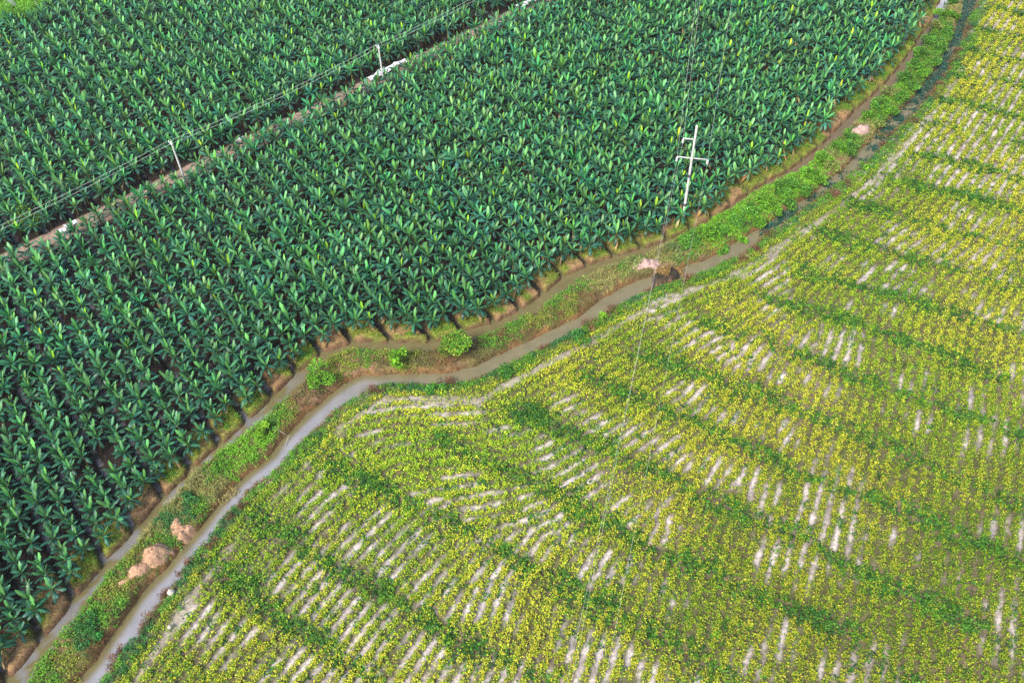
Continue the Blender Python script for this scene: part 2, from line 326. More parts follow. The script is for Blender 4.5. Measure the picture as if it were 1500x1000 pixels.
# heights
top = np.where(isB, .75 + .5 * (n2 - .5), .6 + .12 * (n2 - .5))
ramp = np.where(isP, smooth(-.12, .30, sd), np.where(isB, smooth(-.15, .5, sd), smooth(-.3, .9, sd)))
z = -.5 + (top + .5) * ramp
ditch_d = np.abs(((s + .09 + .5) % 1) - .5) * SP                    # metres from a ditch centre line
ditch_d = ditch_d + (n2 - .5) * .12
ditch_w = smooth(.44, .2, ditch_d) * smooth(.9, 1.9, np.abs(roff)) * isP
z = np.where(isP, z - ditch_w * np.maximum(z + .22, 0), z)
z = np.where(inroad, np.maximum(z, .5 + .06 * n2), z)
# causeway that blocks the right channel, and its twin near the second heap
def blob(cx, cy, rx, ry, rot=0.0):
    c, q = math.cos(rot), math.sin(rot)
    a = (PX - cx) * c + (PY - cy) * q; b = -(PX - cx) * q + (PY - cy) * c
    return np.exp(-((a / rx) ** 2 + (b / ry) ** 2))
cause = blob(978, 408, 22, 22) ; cause2 = blob(1296, 190, 7, 14) * .6
z = np.where(inR, np.maximum(z, -.5 + 1.25 * smooth(.25, .6, cause + .25 * (n2 - .5))), z)
far = (np.abs(x) > 84) | (y < 17) | (y > 140)
z = np.where(far, np.where(sd < 0, -.5, .6), z)

def bil(G, x0, y0, h, X, Y):
    i = np.clip((X - x0) / h, 0, G.shape[1] - 1.001); j = np.clip((Y - y0) / h, 0, G.shape[0] - 1.001)
    a = i.astype(int); b = j.astype(int); fx = i - a; fy = j - b
    return (G[b, a] * (1 - fx) + G[b, a + 1] * fx) * (1 - fy) + (G[b + 1, a] * (1 - fx) + G[b + 1, a + 1] * fx) * fy
# crop rows: patches of parallel rows that follow the surveyed row directions and join up with their neighbours
ROW = 1.0
SM = np.array([np.append((at(*a, .6) + at(*b, .6)) / 2, math.atan2(*(at(*b, .6) - at(*a, .6))[::-1])) for a, b in SEG_DIR])
KX, KY = np.meshgrid(np.arange(-44, 84, 3.2), np.arange(19, 139, 3.2)); K = np.stack([KX.ravel(), KY.ravel()], -1)
kpx, kpy = to_px(K[:, 0], K[:, 1], np.full(len(K), .6))
K = K[(kpx > -150) & (kpx < 1650) & (kpy > -120) & (kpy < 1120) & (inside(K, field) | (seg_dist(K, Rr) < 4))]
wk = 1 / (((K[:, None] - SM[None, :, :2]) ** 2).sum(-1) + 6) ** 2
th_ = np.arctan2((wk * np.sin(SM[:, 2])).sum(1), (wk * np.cos(SM[:, 2])).sum(1))
kn = np.stack([-np.sin(th_), np.cos(th_)], -1) * 2 * np.pi / ROW
phi = np.zeros(len(K)); order_ = np.argsort(((K - np.array([6.0, 42])) ** 2).sum(1)); done = []
for i in order_:
    if done:
        J = np.array(done); dv = K[i] - K[J]; w_ = np.exp(-(dv ** 2).sum(1) / 18) + 1e-12
        dth = (kn[J] + kn[i]) / 2
        phi[i] = np.angle((w_ * np.exp(1j * (phi[J] + (dth * dv).sum(1)))).sum())
    done.append(i)
Zc = np.zeros((nY, nX), complex)
for i in range(len(K)):
    i0, i1 = np.searchsorted(gx, (K[i, 0] - 6.5, K[i, 0] + 6.5)); j0, j1 = np.searchsorted(gy, (K[i, 1] - 6.5, K[i, 1] + 6.5))
    dx = GX[j0:j1, i0:i1] - K[i, 0]; dy = GY[j0:j1, i0:i1] - K[i, 1]
    Zc[j0:j1, i0:i1] += np.exp(-(dx * dx + dy * dy) / 7.0 + 1j * (phi[i] + kn[i, 0] * dx + kn[i, 1] * dy))
rowv = .5 + .5 * np.cos(np.angle(Zc).ravel() + (n2 - .5) * 1.3)       # 1 on a crop row, 0 in the gap
dband = np.full(len(P), 1e9); idxF = np.where(isF & ~far)[0]
for bnd in BANDS:
    dband[idxF] = np.minimum(dband[idxF], seg_dist(P[idxF], trace(bnd, .6)))
band = smooth(1.15, .1, dband + (n2 - .5) * 1.4 + (n1 - .5) * 1.6) * isF * (.62 + .38 * smooth(.38, .55, fbm(x + 7, y + 3, 3.2)))
bare = np.zeros(len(P))
for cx, cy, rx, ry, st in BARE:
    k = (np.abs(PX - cx) < 3 * rx) & (np.abs(PY - cy) < 3 * ry) & isF
    bare[k] = np.maximum(bare[k], st * np.exp(-((PX[k] - cx) / (rx * 1.05)) ** 2 - ((PY[k] - cy) / (ry * 1.05)) ** 2))
bare = bare + .55 * smooth(.48, .72, n1) * isF
gapv = smooth(.55, .15, rowv)                                          # gap strips
bare = bare * (1 - .25 * smooth(1080, 1200, PX))
bare = bare + isF * (.30 * np.exp(-((PX - 480) / 240) ** 2 - ((PY - 860) / 150) ** 2) + .26 * np.exp(-((PX - 1400) / 150) ** 2 - ((PY - 215) / 90) ** 2) + .22 * np.exp(-((PX - 800) / 150) ** 2 - ((PY - 700) / 120) ** 2) + .18 * np.exp(-((PX - 1150) / 200) ** 2 - ((PY - 480) / 120) ** 2))
patch = smooth(.12, .66, bare * (-.1 + 1.95 * fbm(x + 3, y + 61, 1.1)) * (.45 + 1.1 * fbm(x + 13, y, 3.0)) + .03) * (.10 + .90 * gapv) * (1 - .8 * band)
dpath = np.where(isF, np.minimum(seg_dist(P, path1), seg_dist(P, path2)), 1e9)
pathm = smooth(.55, .15, dpath + (n2 - .5) * .8) * smooth(.25, .5, n1 + .12)
z = z + isF * (.10 * (rowv - .5) - .14 * band + .03 * pathm) * (sd > 1.2)

# ground colours
def mixc(c, new, w): return c + (np.asarray(new) - c) * np.clip(w, 0, 1)[:, None]
C = np.tile(np.array([.16, .14, .06]), (len(P), 1))
C = mixc(C, (.026, .019, .015), isP * 1.0)                            # soil below the plants, painted darker for the shade between them
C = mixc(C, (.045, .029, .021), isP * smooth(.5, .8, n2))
edge = isP * smooth(3.2, 1.4, sd + (n1 - .5) * 1.4)
C = mixc(C, (.31, .19, .09), edge)
C = mixc(C, (.17, .21, .03), edge * smooth(.32, .52, fbm(x + 50, y, 2.2)))
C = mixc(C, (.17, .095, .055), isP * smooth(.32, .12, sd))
C = mixc(C, (.07, .042, .03), ditch_w * .9)
C = mixc(C, (.33, .24, .18), inroad * smooth(1.5, 1.2, np.abs(roff)))
C = mixc(C, (.13, .115, .04), isB * 1.0)
C = mixc(C, (.24, .15, .085), isB * smooth(.45, .7, n1))
C = mixc(C, (.25, .135, .055), isB * smooth(.45, .2, sdR + (n2 - .5) * .7))
C = mixc(C, (.15, .085, .045), isB * smooth(.22, .05, sdR))
C = mixc(C, (.125, .12, .05), isF * 1.0)
C = mixc(C, (.17, .135, .08), isF * smooth(.5, .75, fbm(x, y + 90, 6)))
C = mixc(C, (.20, .14, .10), isF * band * .6)
n4 = fbm(x + 21, y + 8, .7)
C = mixc(C, np.array([.58, .515, .49]) * (.55 + .45 * smooth(.3, .58, n4))[:, None] + np.array([0, -.012, -.03]) * smooth(.4, .7, n1)[:, None], isF * patch)
C = mixc(C, (.42, .37, .29), isF * pathm * .7)
C = mixc(C, (.20, .12, .06), isF * smooth(.7, .1, sdR))
C = mixc(C, (.20, .13, .08), smooth(.15, .5, cause) * (inR | isB))
C = mixc(C, (.03, .03, .03), smooth(.3, .8, blob(990, 402, 6, 12) + blob(957, 413, 5, 8)) * .9)
C = mixc(C, (.10, .20, .03), inside(P, corner) * 1.0)
C = mixc(C, (.06, .05, .035), smooth(.1, -.15, sd) * 1.0)
idx = np.arange(nX * nY).reshape(nY, nX)
Fq = np.stack([idx[:-1, :-1], idx[:-1, 1:], idx[1:, 1:], idx[1:, :-1]], -1).reshape(-1, 4)
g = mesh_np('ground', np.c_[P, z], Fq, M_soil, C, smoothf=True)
tag(g, kind='structure')
# look-ups on the fine part of the grid
ix0, ix1 = np.searchsorted(gx, -84), np.searchsorted(gx, 83.9); iy0, iy1 = np.searchsorted(gy, 17), np.searchsorted(gy, 139.9)
def grid(a): return np.asarray(a, float).reshape(nY, nX)[iy0:iy1, ix0:ix1]
GZ, GSD, GSDL, GSDR, GP, GF, GB, GBAND, GPATCH, GPATH, GROW, GBARE, GN1, GCOR = map(grid, (z, sd, sdL, sdR, isP, isF, isB, band, patch, pathm, rowv, bare, n1, inside(P, corner)))
def look(G, X, Y): return bil(G, -84.0, 17.0, .22, X, Y)
def in_view(X, Y, m=60, Z=.6):
    a, b = to_px(X, Y, np.full_like(X, Z)); return (a > -m) & (a < 1500 + m) & (b > -m) & (b < 1000 + m)

# ------------------------------------------------------------------ water
wx = np.arange(-84, 84.1, .33); wy = np.arange(17, 140.1, .33)
WX, WY = np.meshgrid(wx, wy); wp = np.stack([WX.ravel(), WY.ravel()], -1)
# keep only the sheet near the channels and the bed ditches
wpx, wpy = to_px(wp[:, 0], wp[:, 1], np.zeros(len(wp)))
dR_ = np.minimum(seg_dist(wp, Rl), seg_dist(wp, Rr)); dL_ = np.minimum(seg_dist(wp, Ll), seg_dist(wp, Lr))
nearR = (dR_ < dL_); dRl_ = seg_dist(wp, Rl)
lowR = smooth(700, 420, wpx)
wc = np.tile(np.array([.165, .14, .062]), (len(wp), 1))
wc = mixc(wc, (.27, .27, .295), nearR * lowR * smooth(.15, .75, dRl_) * 1.0)  # cloud reflection painted into the murky water of the lower wide channel
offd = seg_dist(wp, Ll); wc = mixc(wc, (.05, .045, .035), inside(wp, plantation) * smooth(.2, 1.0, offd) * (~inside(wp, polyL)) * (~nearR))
wc = mixc(wc, (.22, .20, .135), nearR * (1 - lowR) * .55)
wc = mixc(wc, (.17, .12, .075), (~nearR) * smooth(1000, 1150, wpx) * .7)
wc = mixc(wc, (.40, .40, .44), (~nearR) * smooth(40, 0, wpy))  # sky reflection painted into the colour of the narrow channel's far end
film = smooth(.52, .57, fbm(wp[:, 0] * .75 + wp[:, 1] * .75, (wp[:, 0] - wp[:, 1]) * 1.7 + 33, 1.3)) * (~nearR) * smooth(520, 350, wpx)
wc = mixc(wc, (.21, .21, .225), film * .75)
wi = np.arange(len(wp)).reshape(len(wy), len(wx))
WF = np.stack([wi[:-1, :-1], wi[:-1, 1:], wi[1:, 1:], wi[1:, :-1]], -1).reshape(-1, 4)
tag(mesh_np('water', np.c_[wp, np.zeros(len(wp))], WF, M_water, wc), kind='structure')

# ------------------------------------------------------------------ banana plants
def leaf_shape(L, W, h0, az, e0, bend, fold, nseg, seed, narrow=1.0):
    r = np.random.default_rng(seed)
    pet = .14
    t = np.concatenate([[0.0], pet + (1 - pet) * (1 - (1 - np.linspace(0, 1, nseg)) ** 1.7)])
    el = e0 - bend * t ** 1.3
    dt = np.diff(t, prepend=0) * L
    cx = np.cumsum(np.cos(el) * dt) + .04; cz = h0 + np.cumsum(np.sin(el) * dt)
    tb = np.clip((t - pet) / (1 - pet), 0, 1)
    w = np.where(t <= pet, .025, W / 2 * narrow * np.clip(np.sin(np.pi * np.clip(tb * .95 + .05, 0, 1) ** .85), 0, 1) ** .33)
    w[-1] = .045; w[0] = .03
    nxn, nzn = -np.sin(el), np.cos(el)
    tw = r.normal(0, .18)
    V = []
    for sgn in (-1, 0, 1):
        k = sgn * w * (1 + .18 * r.normal(size=len(t)) * (np.abs(sgn)))
        lift = -np.abs(sgn) * w * (fold + .10 * r.normal(size=len(t))) + sgn * w * tw
        V.append(np.stack([cx + nxn * lift, k, cz + nzn * lift], -1))
    V = np.stack(V, 1).reshape(-1, 3)
    c, q = math.cos(az), math.sin(az)
    V = V @ np.array([[c, q, 0], [-q, c, 0], [0, 0, 1]])
    F = [(i * 3 + j, i * 3 + j + 1, i * 3 + j + 4, i * 3 + j + 3) for i in range(len(t) - 1) for j in (0, 1)]
    mid = np.tile([0, 1, 0], len(t)).astype(float)
    return V, np.array(F), mid

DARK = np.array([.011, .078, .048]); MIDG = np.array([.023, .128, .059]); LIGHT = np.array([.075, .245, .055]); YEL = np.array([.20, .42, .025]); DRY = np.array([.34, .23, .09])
def plant_leaves(seed, nseg, dry=0):
    r = np.random.default_rng(seed)
    out = []; az0 = r.random() * 6.283
    hs = .95 + .35 * r.random(); n = r.integers(13, 17)
    bright = r.random() < .42
    for i in range(n):
        az = az0 + i * 2.4 + r.normal(0, .22); f = i / (n - 1)
        if i == 0:
            L, W, e0, bd, fo = .85 + .3 * r.random(), .22, R(80), R(10), -.55
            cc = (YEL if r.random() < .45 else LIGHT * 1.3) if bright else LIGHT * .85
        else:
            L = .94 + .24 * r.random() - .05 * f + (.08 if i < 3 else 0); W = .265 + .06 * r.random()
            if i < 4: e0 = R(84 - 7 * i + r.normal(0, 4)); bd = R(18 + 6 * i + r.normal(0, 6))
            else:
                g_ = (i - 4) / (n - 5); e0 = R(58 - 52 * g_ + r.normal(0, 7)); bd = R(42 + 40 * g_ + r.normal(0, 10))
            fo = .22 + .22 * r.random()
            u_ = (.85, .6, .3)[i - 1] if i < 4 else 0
            cc = LIGHT * u_ + (1 - u_) * (MIDG * (1 - f) ** 1.3 + DARK * (1.05 - .3 * f) * (1 - (1 - f) ** 1.3))  # older leaves darker, with canopy shade painted into the lower ones
        cc = cc * (1 + .2 * r.normal()) * np.array([1 + .12 * r.normal(), 1, 1 + .14 * r.normal()])
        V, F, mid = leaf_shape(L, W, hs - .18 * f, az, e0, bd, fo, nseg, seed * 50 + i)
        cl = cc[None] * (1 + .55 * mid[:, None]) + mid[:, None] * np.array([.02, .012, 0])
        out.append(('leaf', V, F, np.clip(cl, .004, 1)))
    for i in range(dry):
        V, F, mid = leaf_shape(1.0 + .3 * r.random(), .24, hs - .3, r.random() * 6.283, R(-15), R(60), .5, nseg, seed * 50 + 40 + i)
        out.append(('dry_leaf', V, F, np.tile(DRY * (.7 + .5 * r.random()), (len(V), 1))))
    tv, tf = tube([(0, 0, -.15), (.01, 0, .4), (0, .01, hs)], [.11, .095, .06], 7, False)
    return out, (tv, tf)

# positions on the bed lattice
pos = []
tmax = 170
for k in range(-46, 60):
    for row, off in ((0, .17), (1, .63)):
        t = np.arange(-tmax, tmax, 1.22) + (.61 if row else 0) + .4 * math.sin(k * 2.1 + row)
        t = t + rng.normal(0, .12, len(t))
        so = (k + off - S2) * SP + rng.normal(0, .06, len(t))
        q = so[:, None] * n_bed + t[:, None] * d_bed
        pos.append(np.c_[q, np.full(len(t), k), np.full(len(t), row), t])
pos = np.vstack(pos); Q = pos[:, :2]
ok = in_view(Q[:, 0], Q[:, 1], 70) & (np.abs(Q[:, 0]) < 83.5) & (Q[:, 1] > 17.5) & (Q[:, 1] < 139)
pos = pos[ok]; Q = pos[:, :2]
ro = road_off(Q); edge_d = look(GSDL, Q[:, 0], Q[:, 1])
ok = (look(GP, Q[:, 0], Q[:, 1]) > .99) & (edge_d > .85 + .15 * smooth(1000, 1150, to_px(Q[:, 0], Q[:, 1], np.full(len(Q), .6))[0])) & ((ro > 1.7) | (ro < -.6)) & (look(GCOR, Q[:, 0], Q[:, 1]) < .1)
ppx, ppy = to_px(Q[:, 0], Q[:, 1], np.full(len(Q), 1.2))
gapp = .012 + .75 * np.exp(-((ppx - 747) / 12) ** 2 - ((ppy - 96) / 9) ** 2) + .6 * np.exp(-((ppx - 790) / 10) ** 2 - ((ppy - 68) / 7) ** 2) + .6 * np.exp(-((ppx - 908) / 8) ** 2 - ((ppy - 200) / 7) ** 2) + .8 * np.exp(-((ppx - 40) / 16) ** 2 - ((ppy - 322) / 9) ** 2)
ok &= rng.random(len(Q)) > gapp
pos = pos[ok]; edge_d = edge_d[ok]; Q = pos[:, :2]
dist = np.sqrt(Q[:, 0] ** 2 + Q[:, 1] ** 2 + H * H)
ppx, ppy = to_px(Q[:, 0], Q[:, 1], np.full(len(Q), 1.2))
vis = (ppx > 4) & (ppx < 1496) & (ppy > 4) & (ppy < 996)
order = np.argsort(np.where(vis, dist, 1e9))
near_i = order[:295]; far_i = np.setdiff1d(np.arange(len(Q)), near_i)
print('banana plants', len(Q), 'in view', vis.sum())

psz = (.82 + .34 * fbm(Q[:, 0], Q[:, 1], 6.0)) * (1 + .09 * rng.normal(size=len(Q)))
psz = np.where(rng.random(len(Q)) < .025, psz * .62, psz)
def plant_size(j): return float(np.clip(psz[j], .5, 1.3))

ORD = ['first', 'second', 'third', 'fourth', 'fifth', 'sixth', 'seventh', 'eighth', 'ninth', 'tenth', 'eleventh', 'twelfth', 'thirteenth', 'fourteenth', 'fifteenth', 'sixteenth', 'seventeenth', 'eighteenth', 'nineteenth', 'twentieth'] + ['twenty-' + o for o in ('first', 'second', 'third', 'fourth', 'fifth', 'sixth', 'seventh', 'eighth', 'ninth')] + ['thirtieth']
# rank of each visible plant along its own row, counted from the canal / from the frame's left edge
protos = []
for i in range(10):
    d = 0 if i < 6 else (1 + i % 2)
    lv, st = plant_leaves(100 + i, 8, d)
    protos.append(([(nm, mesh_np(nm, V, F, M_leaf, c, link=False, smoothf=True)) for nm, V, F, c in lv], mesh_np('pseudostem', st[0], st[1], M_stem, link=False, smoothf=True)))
rowrank = {}
for (k, r_) in {(int(pos[i, 2]), int(pos[i, 3])) for i in near_i}:
    m = [j for j in np.where((pos[:, 2] == k) & (pos[:, 3] == r_) & vis)[0]]
    m.sort(key=lambda j: pos[j, 4])
    for a, j in enumerate(m): rowrank[j] = a
proto_roots = {}
for j in near_i:
    e = edge_d[j]
    pi = int(rng.integers(6, 10)) if e < 2.6 and rng.random() < .55 else int(rng.integers(0, 6))
    k, r_ = int(pos[j, 2]), int(pos[j, 3]); rk = rowrank[j]
    bedno = k + 1
    if bedno >= 0 and bedno < len(ORD):
        lab = f"banana plant, {ORD[min(rk, 29)]} from the canal, {'upper' if r_ else 'lower'} row of the {ORD[bedno]} bed from bottom left"
    else:
        lab = f"banana plant, {ORD[min(rk, 29)]} in from left photo edge, {'upper' if r_ else 'lower'} row, {ORD[min(-bedno - 1, 29)]} bed up that edge"
    if pi not in proto_roots:
        root = empty('banana_plant', (0, 0, 0))
        for nm, me in protos[pi][0]:
            o = bpy.data.objects.new(nm, me); col.objects.link(o); o.parent = root
        o = bpy.data.objects.new('pseudostem', protos[pi][1]); col.objects.link(o); o.parent = root
        proto_roots[pi] = root
    else:
        src = proto_roots[pi]; root = src.copy(); col.objects.link(root)
        for ch in src.children:
            c = ch.copy(); col.objects.link(c); c.parent = root
    sc_ = plant_size(j)
    root.location = (Q[j, 0], Q[j, 1], float(look(GZ, Q[j, 0:1], Q[j, 1:2])[0])); root.rotation_euler = (rng.normal(0, .05), rng.normal(0, .05), rng.random() * 6.283)
    root.scale = (sc_, sc_, sc_ * (1.0 + .2 * rng.random()))
    tag(root, lab, 'banana plant', 'banana plants on the beds beside the canal')

# all the rest of the plantation as one mass
bV, bF, bC, bM = [], [], [], []; nv = 0
tmpl = []
for i in range(26):
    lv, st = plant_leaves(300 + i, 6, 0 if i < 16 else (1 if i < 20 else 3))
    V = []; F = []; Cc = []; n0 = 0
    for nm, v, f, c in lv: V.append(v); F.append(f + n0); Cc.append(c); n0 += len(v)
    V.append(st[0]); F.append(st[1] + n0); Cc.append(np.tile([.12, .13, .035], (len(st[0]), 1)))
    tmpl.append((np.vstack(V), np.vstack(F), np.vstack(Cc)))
zz = look(GZ, Q[:, 0], Q[:, 1])
for j in far_i:
    ti = int(rng.integers(20, 26)) if edge_d[j] < 3.2 and rng.random() < .6 else int(rng.integers(0, 20))
    V, F, Cc = tmpl[ti]
    a = rng.random() * 6.283; sc_ = plant_size(j); c, q = math.cos(a) * sc_, math.sin(a) * sc_
    W = V @ np.array([[c, q, 0], [-q, c, 0], [0, 0, sc_ * (1.0 + .2 * rng.random())]]) + np.array([Q[j, 0], Q[j, 1], zz[j]])
    bV.append(W.astype(np.float32)); bF.append(F + nv); bC.append(Cc * (1 + .17 * rng.normal()) * np.array([1 + .16 * rng.normal(), 1, 1 + .14 * rng.normal()])); nv += len(V)
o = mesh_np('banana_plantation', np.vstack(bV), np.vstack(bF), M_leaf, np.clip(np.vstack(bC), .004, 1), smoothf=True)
tag(o, 'dense dark green banana plantation in long rows reaching back past the dirt road', 'banana plantation', kind='stuff')

# ------------------------------------------------------------------ the field crop
def scatter(n, box_px=None, m=45):
    pts = []; need = n
    A = at(np.array([-m, 1500 + m, -m, 1500 + m]), np.array([-m, -m, 1000 + m, 1000 + m]), .6)
    x0, x1, y0, y1 = A[:, 0].min(), A[:, 0].max(), A[:, 1].min(), A[:, 1].max()
    X = rng.uniform(max(x0, -83), min(x1, 83), n); Y = rng.uniform(max(y0, 18), min(y1, 138), n)
    k = in_view(X, Y, m); return X[k], Y[k]

X, Y = scatter(620000)
f = look(GF, X, Y) > .98
X, Y = X[f], Y[f]
sdr = look(GSDR, X, Y); rowq = look(GROW, X, Y); pat = look(GPATCH, X, Y); pth = look(GPATH, X, Y); bnd = look(GBAND, X, Y); bar = look(GBARE, X, Y)
nn = fbm(X, Y, 4.0); n5 = fbm(X + 31, Y, 11.0)
prob = (.24 + .76 * smooth(.2, .75, rowq)) * (1 - .88 * smooth(.08, .6, pat)) * (1 - .8 * smooth(.3, .8, pth)) * smooth(1.2, 2.2, sdr) * (.72 + .5 * nn)
k = rng.random(len(X)) < prob * (1 - .65 * bnd)
X1, Y1, r1, b1, n51, bn1, nn1 = X[k], Y[k], rowq[k], bar[k], n5[k], bnd[k], nn[k]
ppx1, ppy1 = to_px(X1, Y1, np.full(len(X1), .8))
KL = 8
n = len(X1); print('crop clumps', n)
yel = np.clip(.20 + 1.2 * (n51 - .5) + .5 * (nn1 - .5) + .30 * r1, .08, .72)        # share of yellowed leaves
Cn = np.stack([X1, Y1, look(GZ, X1, Y1)], -1)[:, None] + np.stack([rng.normal(0, .085, (n, KL)), rng.normal(0, .085, (n, KL)), .06 + .34 * rng.random((n, KL)) ** .8], -1)
hgt = (Cn[..., 2] - look(GZ, X1, Y1)[:, None]) / .4
isy = rng.random((n, KL)) < yel[:, None] * (.35 + .85 * hgt)
pg = np.array([[.23, .39, .02], [.34, .50, .025], [.13, .26, .02]]); py_ = np.array([[.62, .58, .035], [.52, .58, .03], [.50, .42, .04], [.72, .66, .08]])
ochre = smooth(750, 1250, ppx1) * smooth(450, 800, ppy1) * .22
crop_gain = .28 * np.exp(-((ppx1 - 640) / 210) ** 2 - ((ppy1 - 660) / 110) ** 2)  # crop colours scaled up around the left middle of the field
cc = np.where(isy[..., None], py_[rng.integers(0, 4, (n, KL))], pg[rng.integers(0, 3, (n, KL))]) * (1 + (crop_gain - ochre)[:, None, None]) * (.75 + .5 * rng.random((n, KL, 1)))
m_ = n * KL
sz = (.07 + .05 * rng.random(m_)) * (1 + .25 * smooth(60, 110, np.repeat(Y1, KL)))
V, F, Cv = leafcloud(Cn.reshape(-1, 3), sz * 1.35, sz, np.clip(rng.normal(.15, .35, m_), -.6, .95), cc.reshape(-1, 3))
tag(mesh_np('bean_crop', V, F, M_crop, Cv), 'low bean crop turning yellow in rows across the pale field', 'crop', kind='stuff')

# weeds of the field: green strips along the drains, green tinge between the rows
k = (rng.random(len(X)) < .36 * bnd * (sdr > 1.2)) | (rng.random(len(X)) < .035 * smooth(.5, .7, fbm(X + 9, Y + 77, 3.0)) * (1 - pat) * (sdr > 1.5)) | (rng.random(len(X)) < .35 * smooth(.15, .5, pat) * smooth(.5, .62, fbm(X, Y + 5, 1.2)) * .2)
X2, Y2 = X[k], Y[k]; n = len(X2); KL = 12; bq = bnd[k]
big = smooth(.45, .7, fbm(X2, Y2, 2.2)) * bq
Cn = np.stack([X2, Y2, look(GZ, X2, Y2)], -1)[:, None] + np.stack([rng.normal(0, .16, (n, KL)), rng.normal(0, .16, (n, KL)), .04 + rng.random((n, KL)) * (.28 + .40 * big)[:, None]], -1)
pw = np.array([[.05, .18, .02], [.09, .27, .02], [.03, .11, .02], [.15, .34, .025]])
cb = pw[np.where(rng.random(n) < .45, 0, rng.integers(1, 4, n))]
cc = cb[:, None] * (.7 + .6 * rng.random((n, KL, 1)))
m_ = n * KL; sz = .09 + .08 * rng.random(m_)
V, F, Cv = leafcloud(Cn.reshape(-1, 3), sz * 1.6, sz, np.clip(rng.normal(.2, .4, m_), -.7, .95), cc.reshape(-1, 3))
tag(mesh_np('field_weeds', V, F, M_weed, Cv), 'green weeds growing in slanting strips along the drains of the field', 'weeds', kind='stuff')

# ------------------------------------------------------------------ bank vegetation
CLS = {'g': ([.10, .27, .02], [.16, .36, .025], [.05, .16, .03]), 'y': ([.22, .28, .03], [.30, .32, .045], [.12, .22, .025]), 's': ([.42, .36, .12], [.30, .33, .10], [.22, .28, .06]),
       'b': ([.26, .13, .055], [.20, .12, .05], [.20, .20, .04]), 't': ([.04, .17, .04], [.07, .21, .05], [.03, .11, .03]), 'G': ([.17, .42, .02], [.22, .47, .03], [.10, .30, .02]), 'n': ([.15, .11, .05], [.20, .16, .06], [.12, .15, .03])}
KEYS = list(CLS)
SITES = [(60, 985, 'g'), (100, 960, 'y'), (130, 905, 'g'), (122, 935, 't'), (150, 950, 'b'), (90, 925, 'g'), (180, 865, 'y'), (195, 880, 'g'), (215, 860, 'b'), (230, 835, 'g'), (243, 800, 'g'), (212, 775, 's'), (195, 800, 'y'), (170, 835, 'g'), (250, 755, 't'), (276, 738, 't'), (255, 738, 's'), (290, 706, 's'), (325, 722, 's'), (300, 745, 'g'), (350, 690, 'G'), (375, 660, 'G'), (320, 690, 'g'), (345, 665, 'G'), (400, 636, 'G'), (420, 635, 'b'), (440, 605, 'b'), (430, 606, 'y'), (460, 588, 'n'), (410, 604, 'g'), (452, 572, 'n'), (500, 545, 'y'), (540, 538, 'b'), (518, 530, 'y'), (530, 522, 'g'), (560, 538, 'n'), (570, 522, 'y'), (600, 522, 'y'), (620, 535, 'n'), (600, 540, 'y'), (650, 542, 'b'), (700, 515, 'n'), (722, 498, 'g'), (742, 506, 'b'), (760, 485, 'g'), (790, 472, 'y'), (780, 495, 'b'), (820, 468, 'b'), (808, 448, 'g'), (838, 448, 'y'), (860, 446, 'b'), (850, 425, 'g'), (880, 412, 's'), (895, 398, 's'), (912, 416, 's'), (935, 400, 's'), (920, 390, 'g'), (985, 368, 's'), (1000, 360, 'g'), (1010, 378, 'g'), (1060, 345, 'G'), (1040, 372, 'y'), (1100, 310, 'G'), (1100, 335, 'g'), (1150, 280, 'G'), (1200, 245, 'G'), (1240, 215, 'g'), (1230, 240, 's'), (1290, 170, 'g'), (1283, 190, 's'), (1340, 110, 'g'), (1370, 80, 'g'), (1385, 40, 'g'), (1400, 10, 's'), (1330, 140, 'G')]
sit = np.array([(a, b) for a, b, _ in SITES], float); sk = np.array([KEYS.index(c) for *_, c in SITES])
X, Y = scatter(420000)
kb = (look(GB, X, Y) > .97); X3, Y3 = X[kb], Y[kb]
px3, py3 = to_px(X3, Y3, np.full(len(X3), .8))
qx = px3 + (fbm(X3, Y3, 1.6) - .5) * 34 + rng.normal(0, 5, len(X3)); qy = py3 + (fbm(X3 + 40, Y3, 1.6) - .5) * 28 + rng.normal(0, 4, len(X3))
cls = sk[np.argmin((qx[:, None] - sit[None, :, 0]) ** 2 + (qy[:, None] - sit[None, :, 1]) ** 2, 1)]
dens = np.array([1.15, 1.05, 1.1, .7, 1.1, 1.2, .6])[cls]
heap_px = [(265, 776, 17, 15), (222, 815, 24, 19), (195, 838, 18, 9), (945, 388, 20, 13), (1262, 190, 12, 9)]
hm = np.ones(len(X3))
for a, b, rx, ry in heap_px: hm *= 1 - np.exp(-(((px3 - a) / rx) ** 2 + ((py3 - b) / ry) ** 2) ** 2)
k = rng.random(len(X3)) < dens * hm * smooth(.18, .5, look(GSD, X3, Y3) + .12) * (.45 + .7 * fbm(X3, Y3, .8))
X3, Y3, cls = X3[k], Y3[k], cls[k]
# right bank of the wide channel (outer side) and tufts on the bed ends
kf = (look(GF, X, Y) > .98) & (look(GSDR, X, Y) < 2.6)
X4, Y4 = X[kf], Y[kf]; s4 = look(GSDR, X4, Y4); p4 = look(GPATH, X4, Y4); nb = fbm(X4, Y4, 1.5); nb2 = fbm(X4 + 70, Y4, 3.5)
k4 = rng.random(len(X4)) < .95 * smooth(-.05, .25, s4) * smooth(2.7, 1.9, s4 + (nb - .5)) * (1 - .9 * p4) * (.5 + .7 * nb)
X4, Y4, s4, nb, nb2 = X4[k4], Y4[k4], s4[k4], nb[k4], nb2[k4]
c4 = np.where(s4 + (nb - .5) * 1.2 < .45, KEYS.index('b'), np.where(s4 > 1.7 + (nb2 - .5) * 2.2, KEYS.index('y'), np.where(nb2 > .55, KEYS.index('g'), np.where(nb > .56, KEYS.index('t'), KEYS.index('g')))))
kp = (look(GP, X, Y) > .97) & (look(GSDL, X, Y) < 2.4)
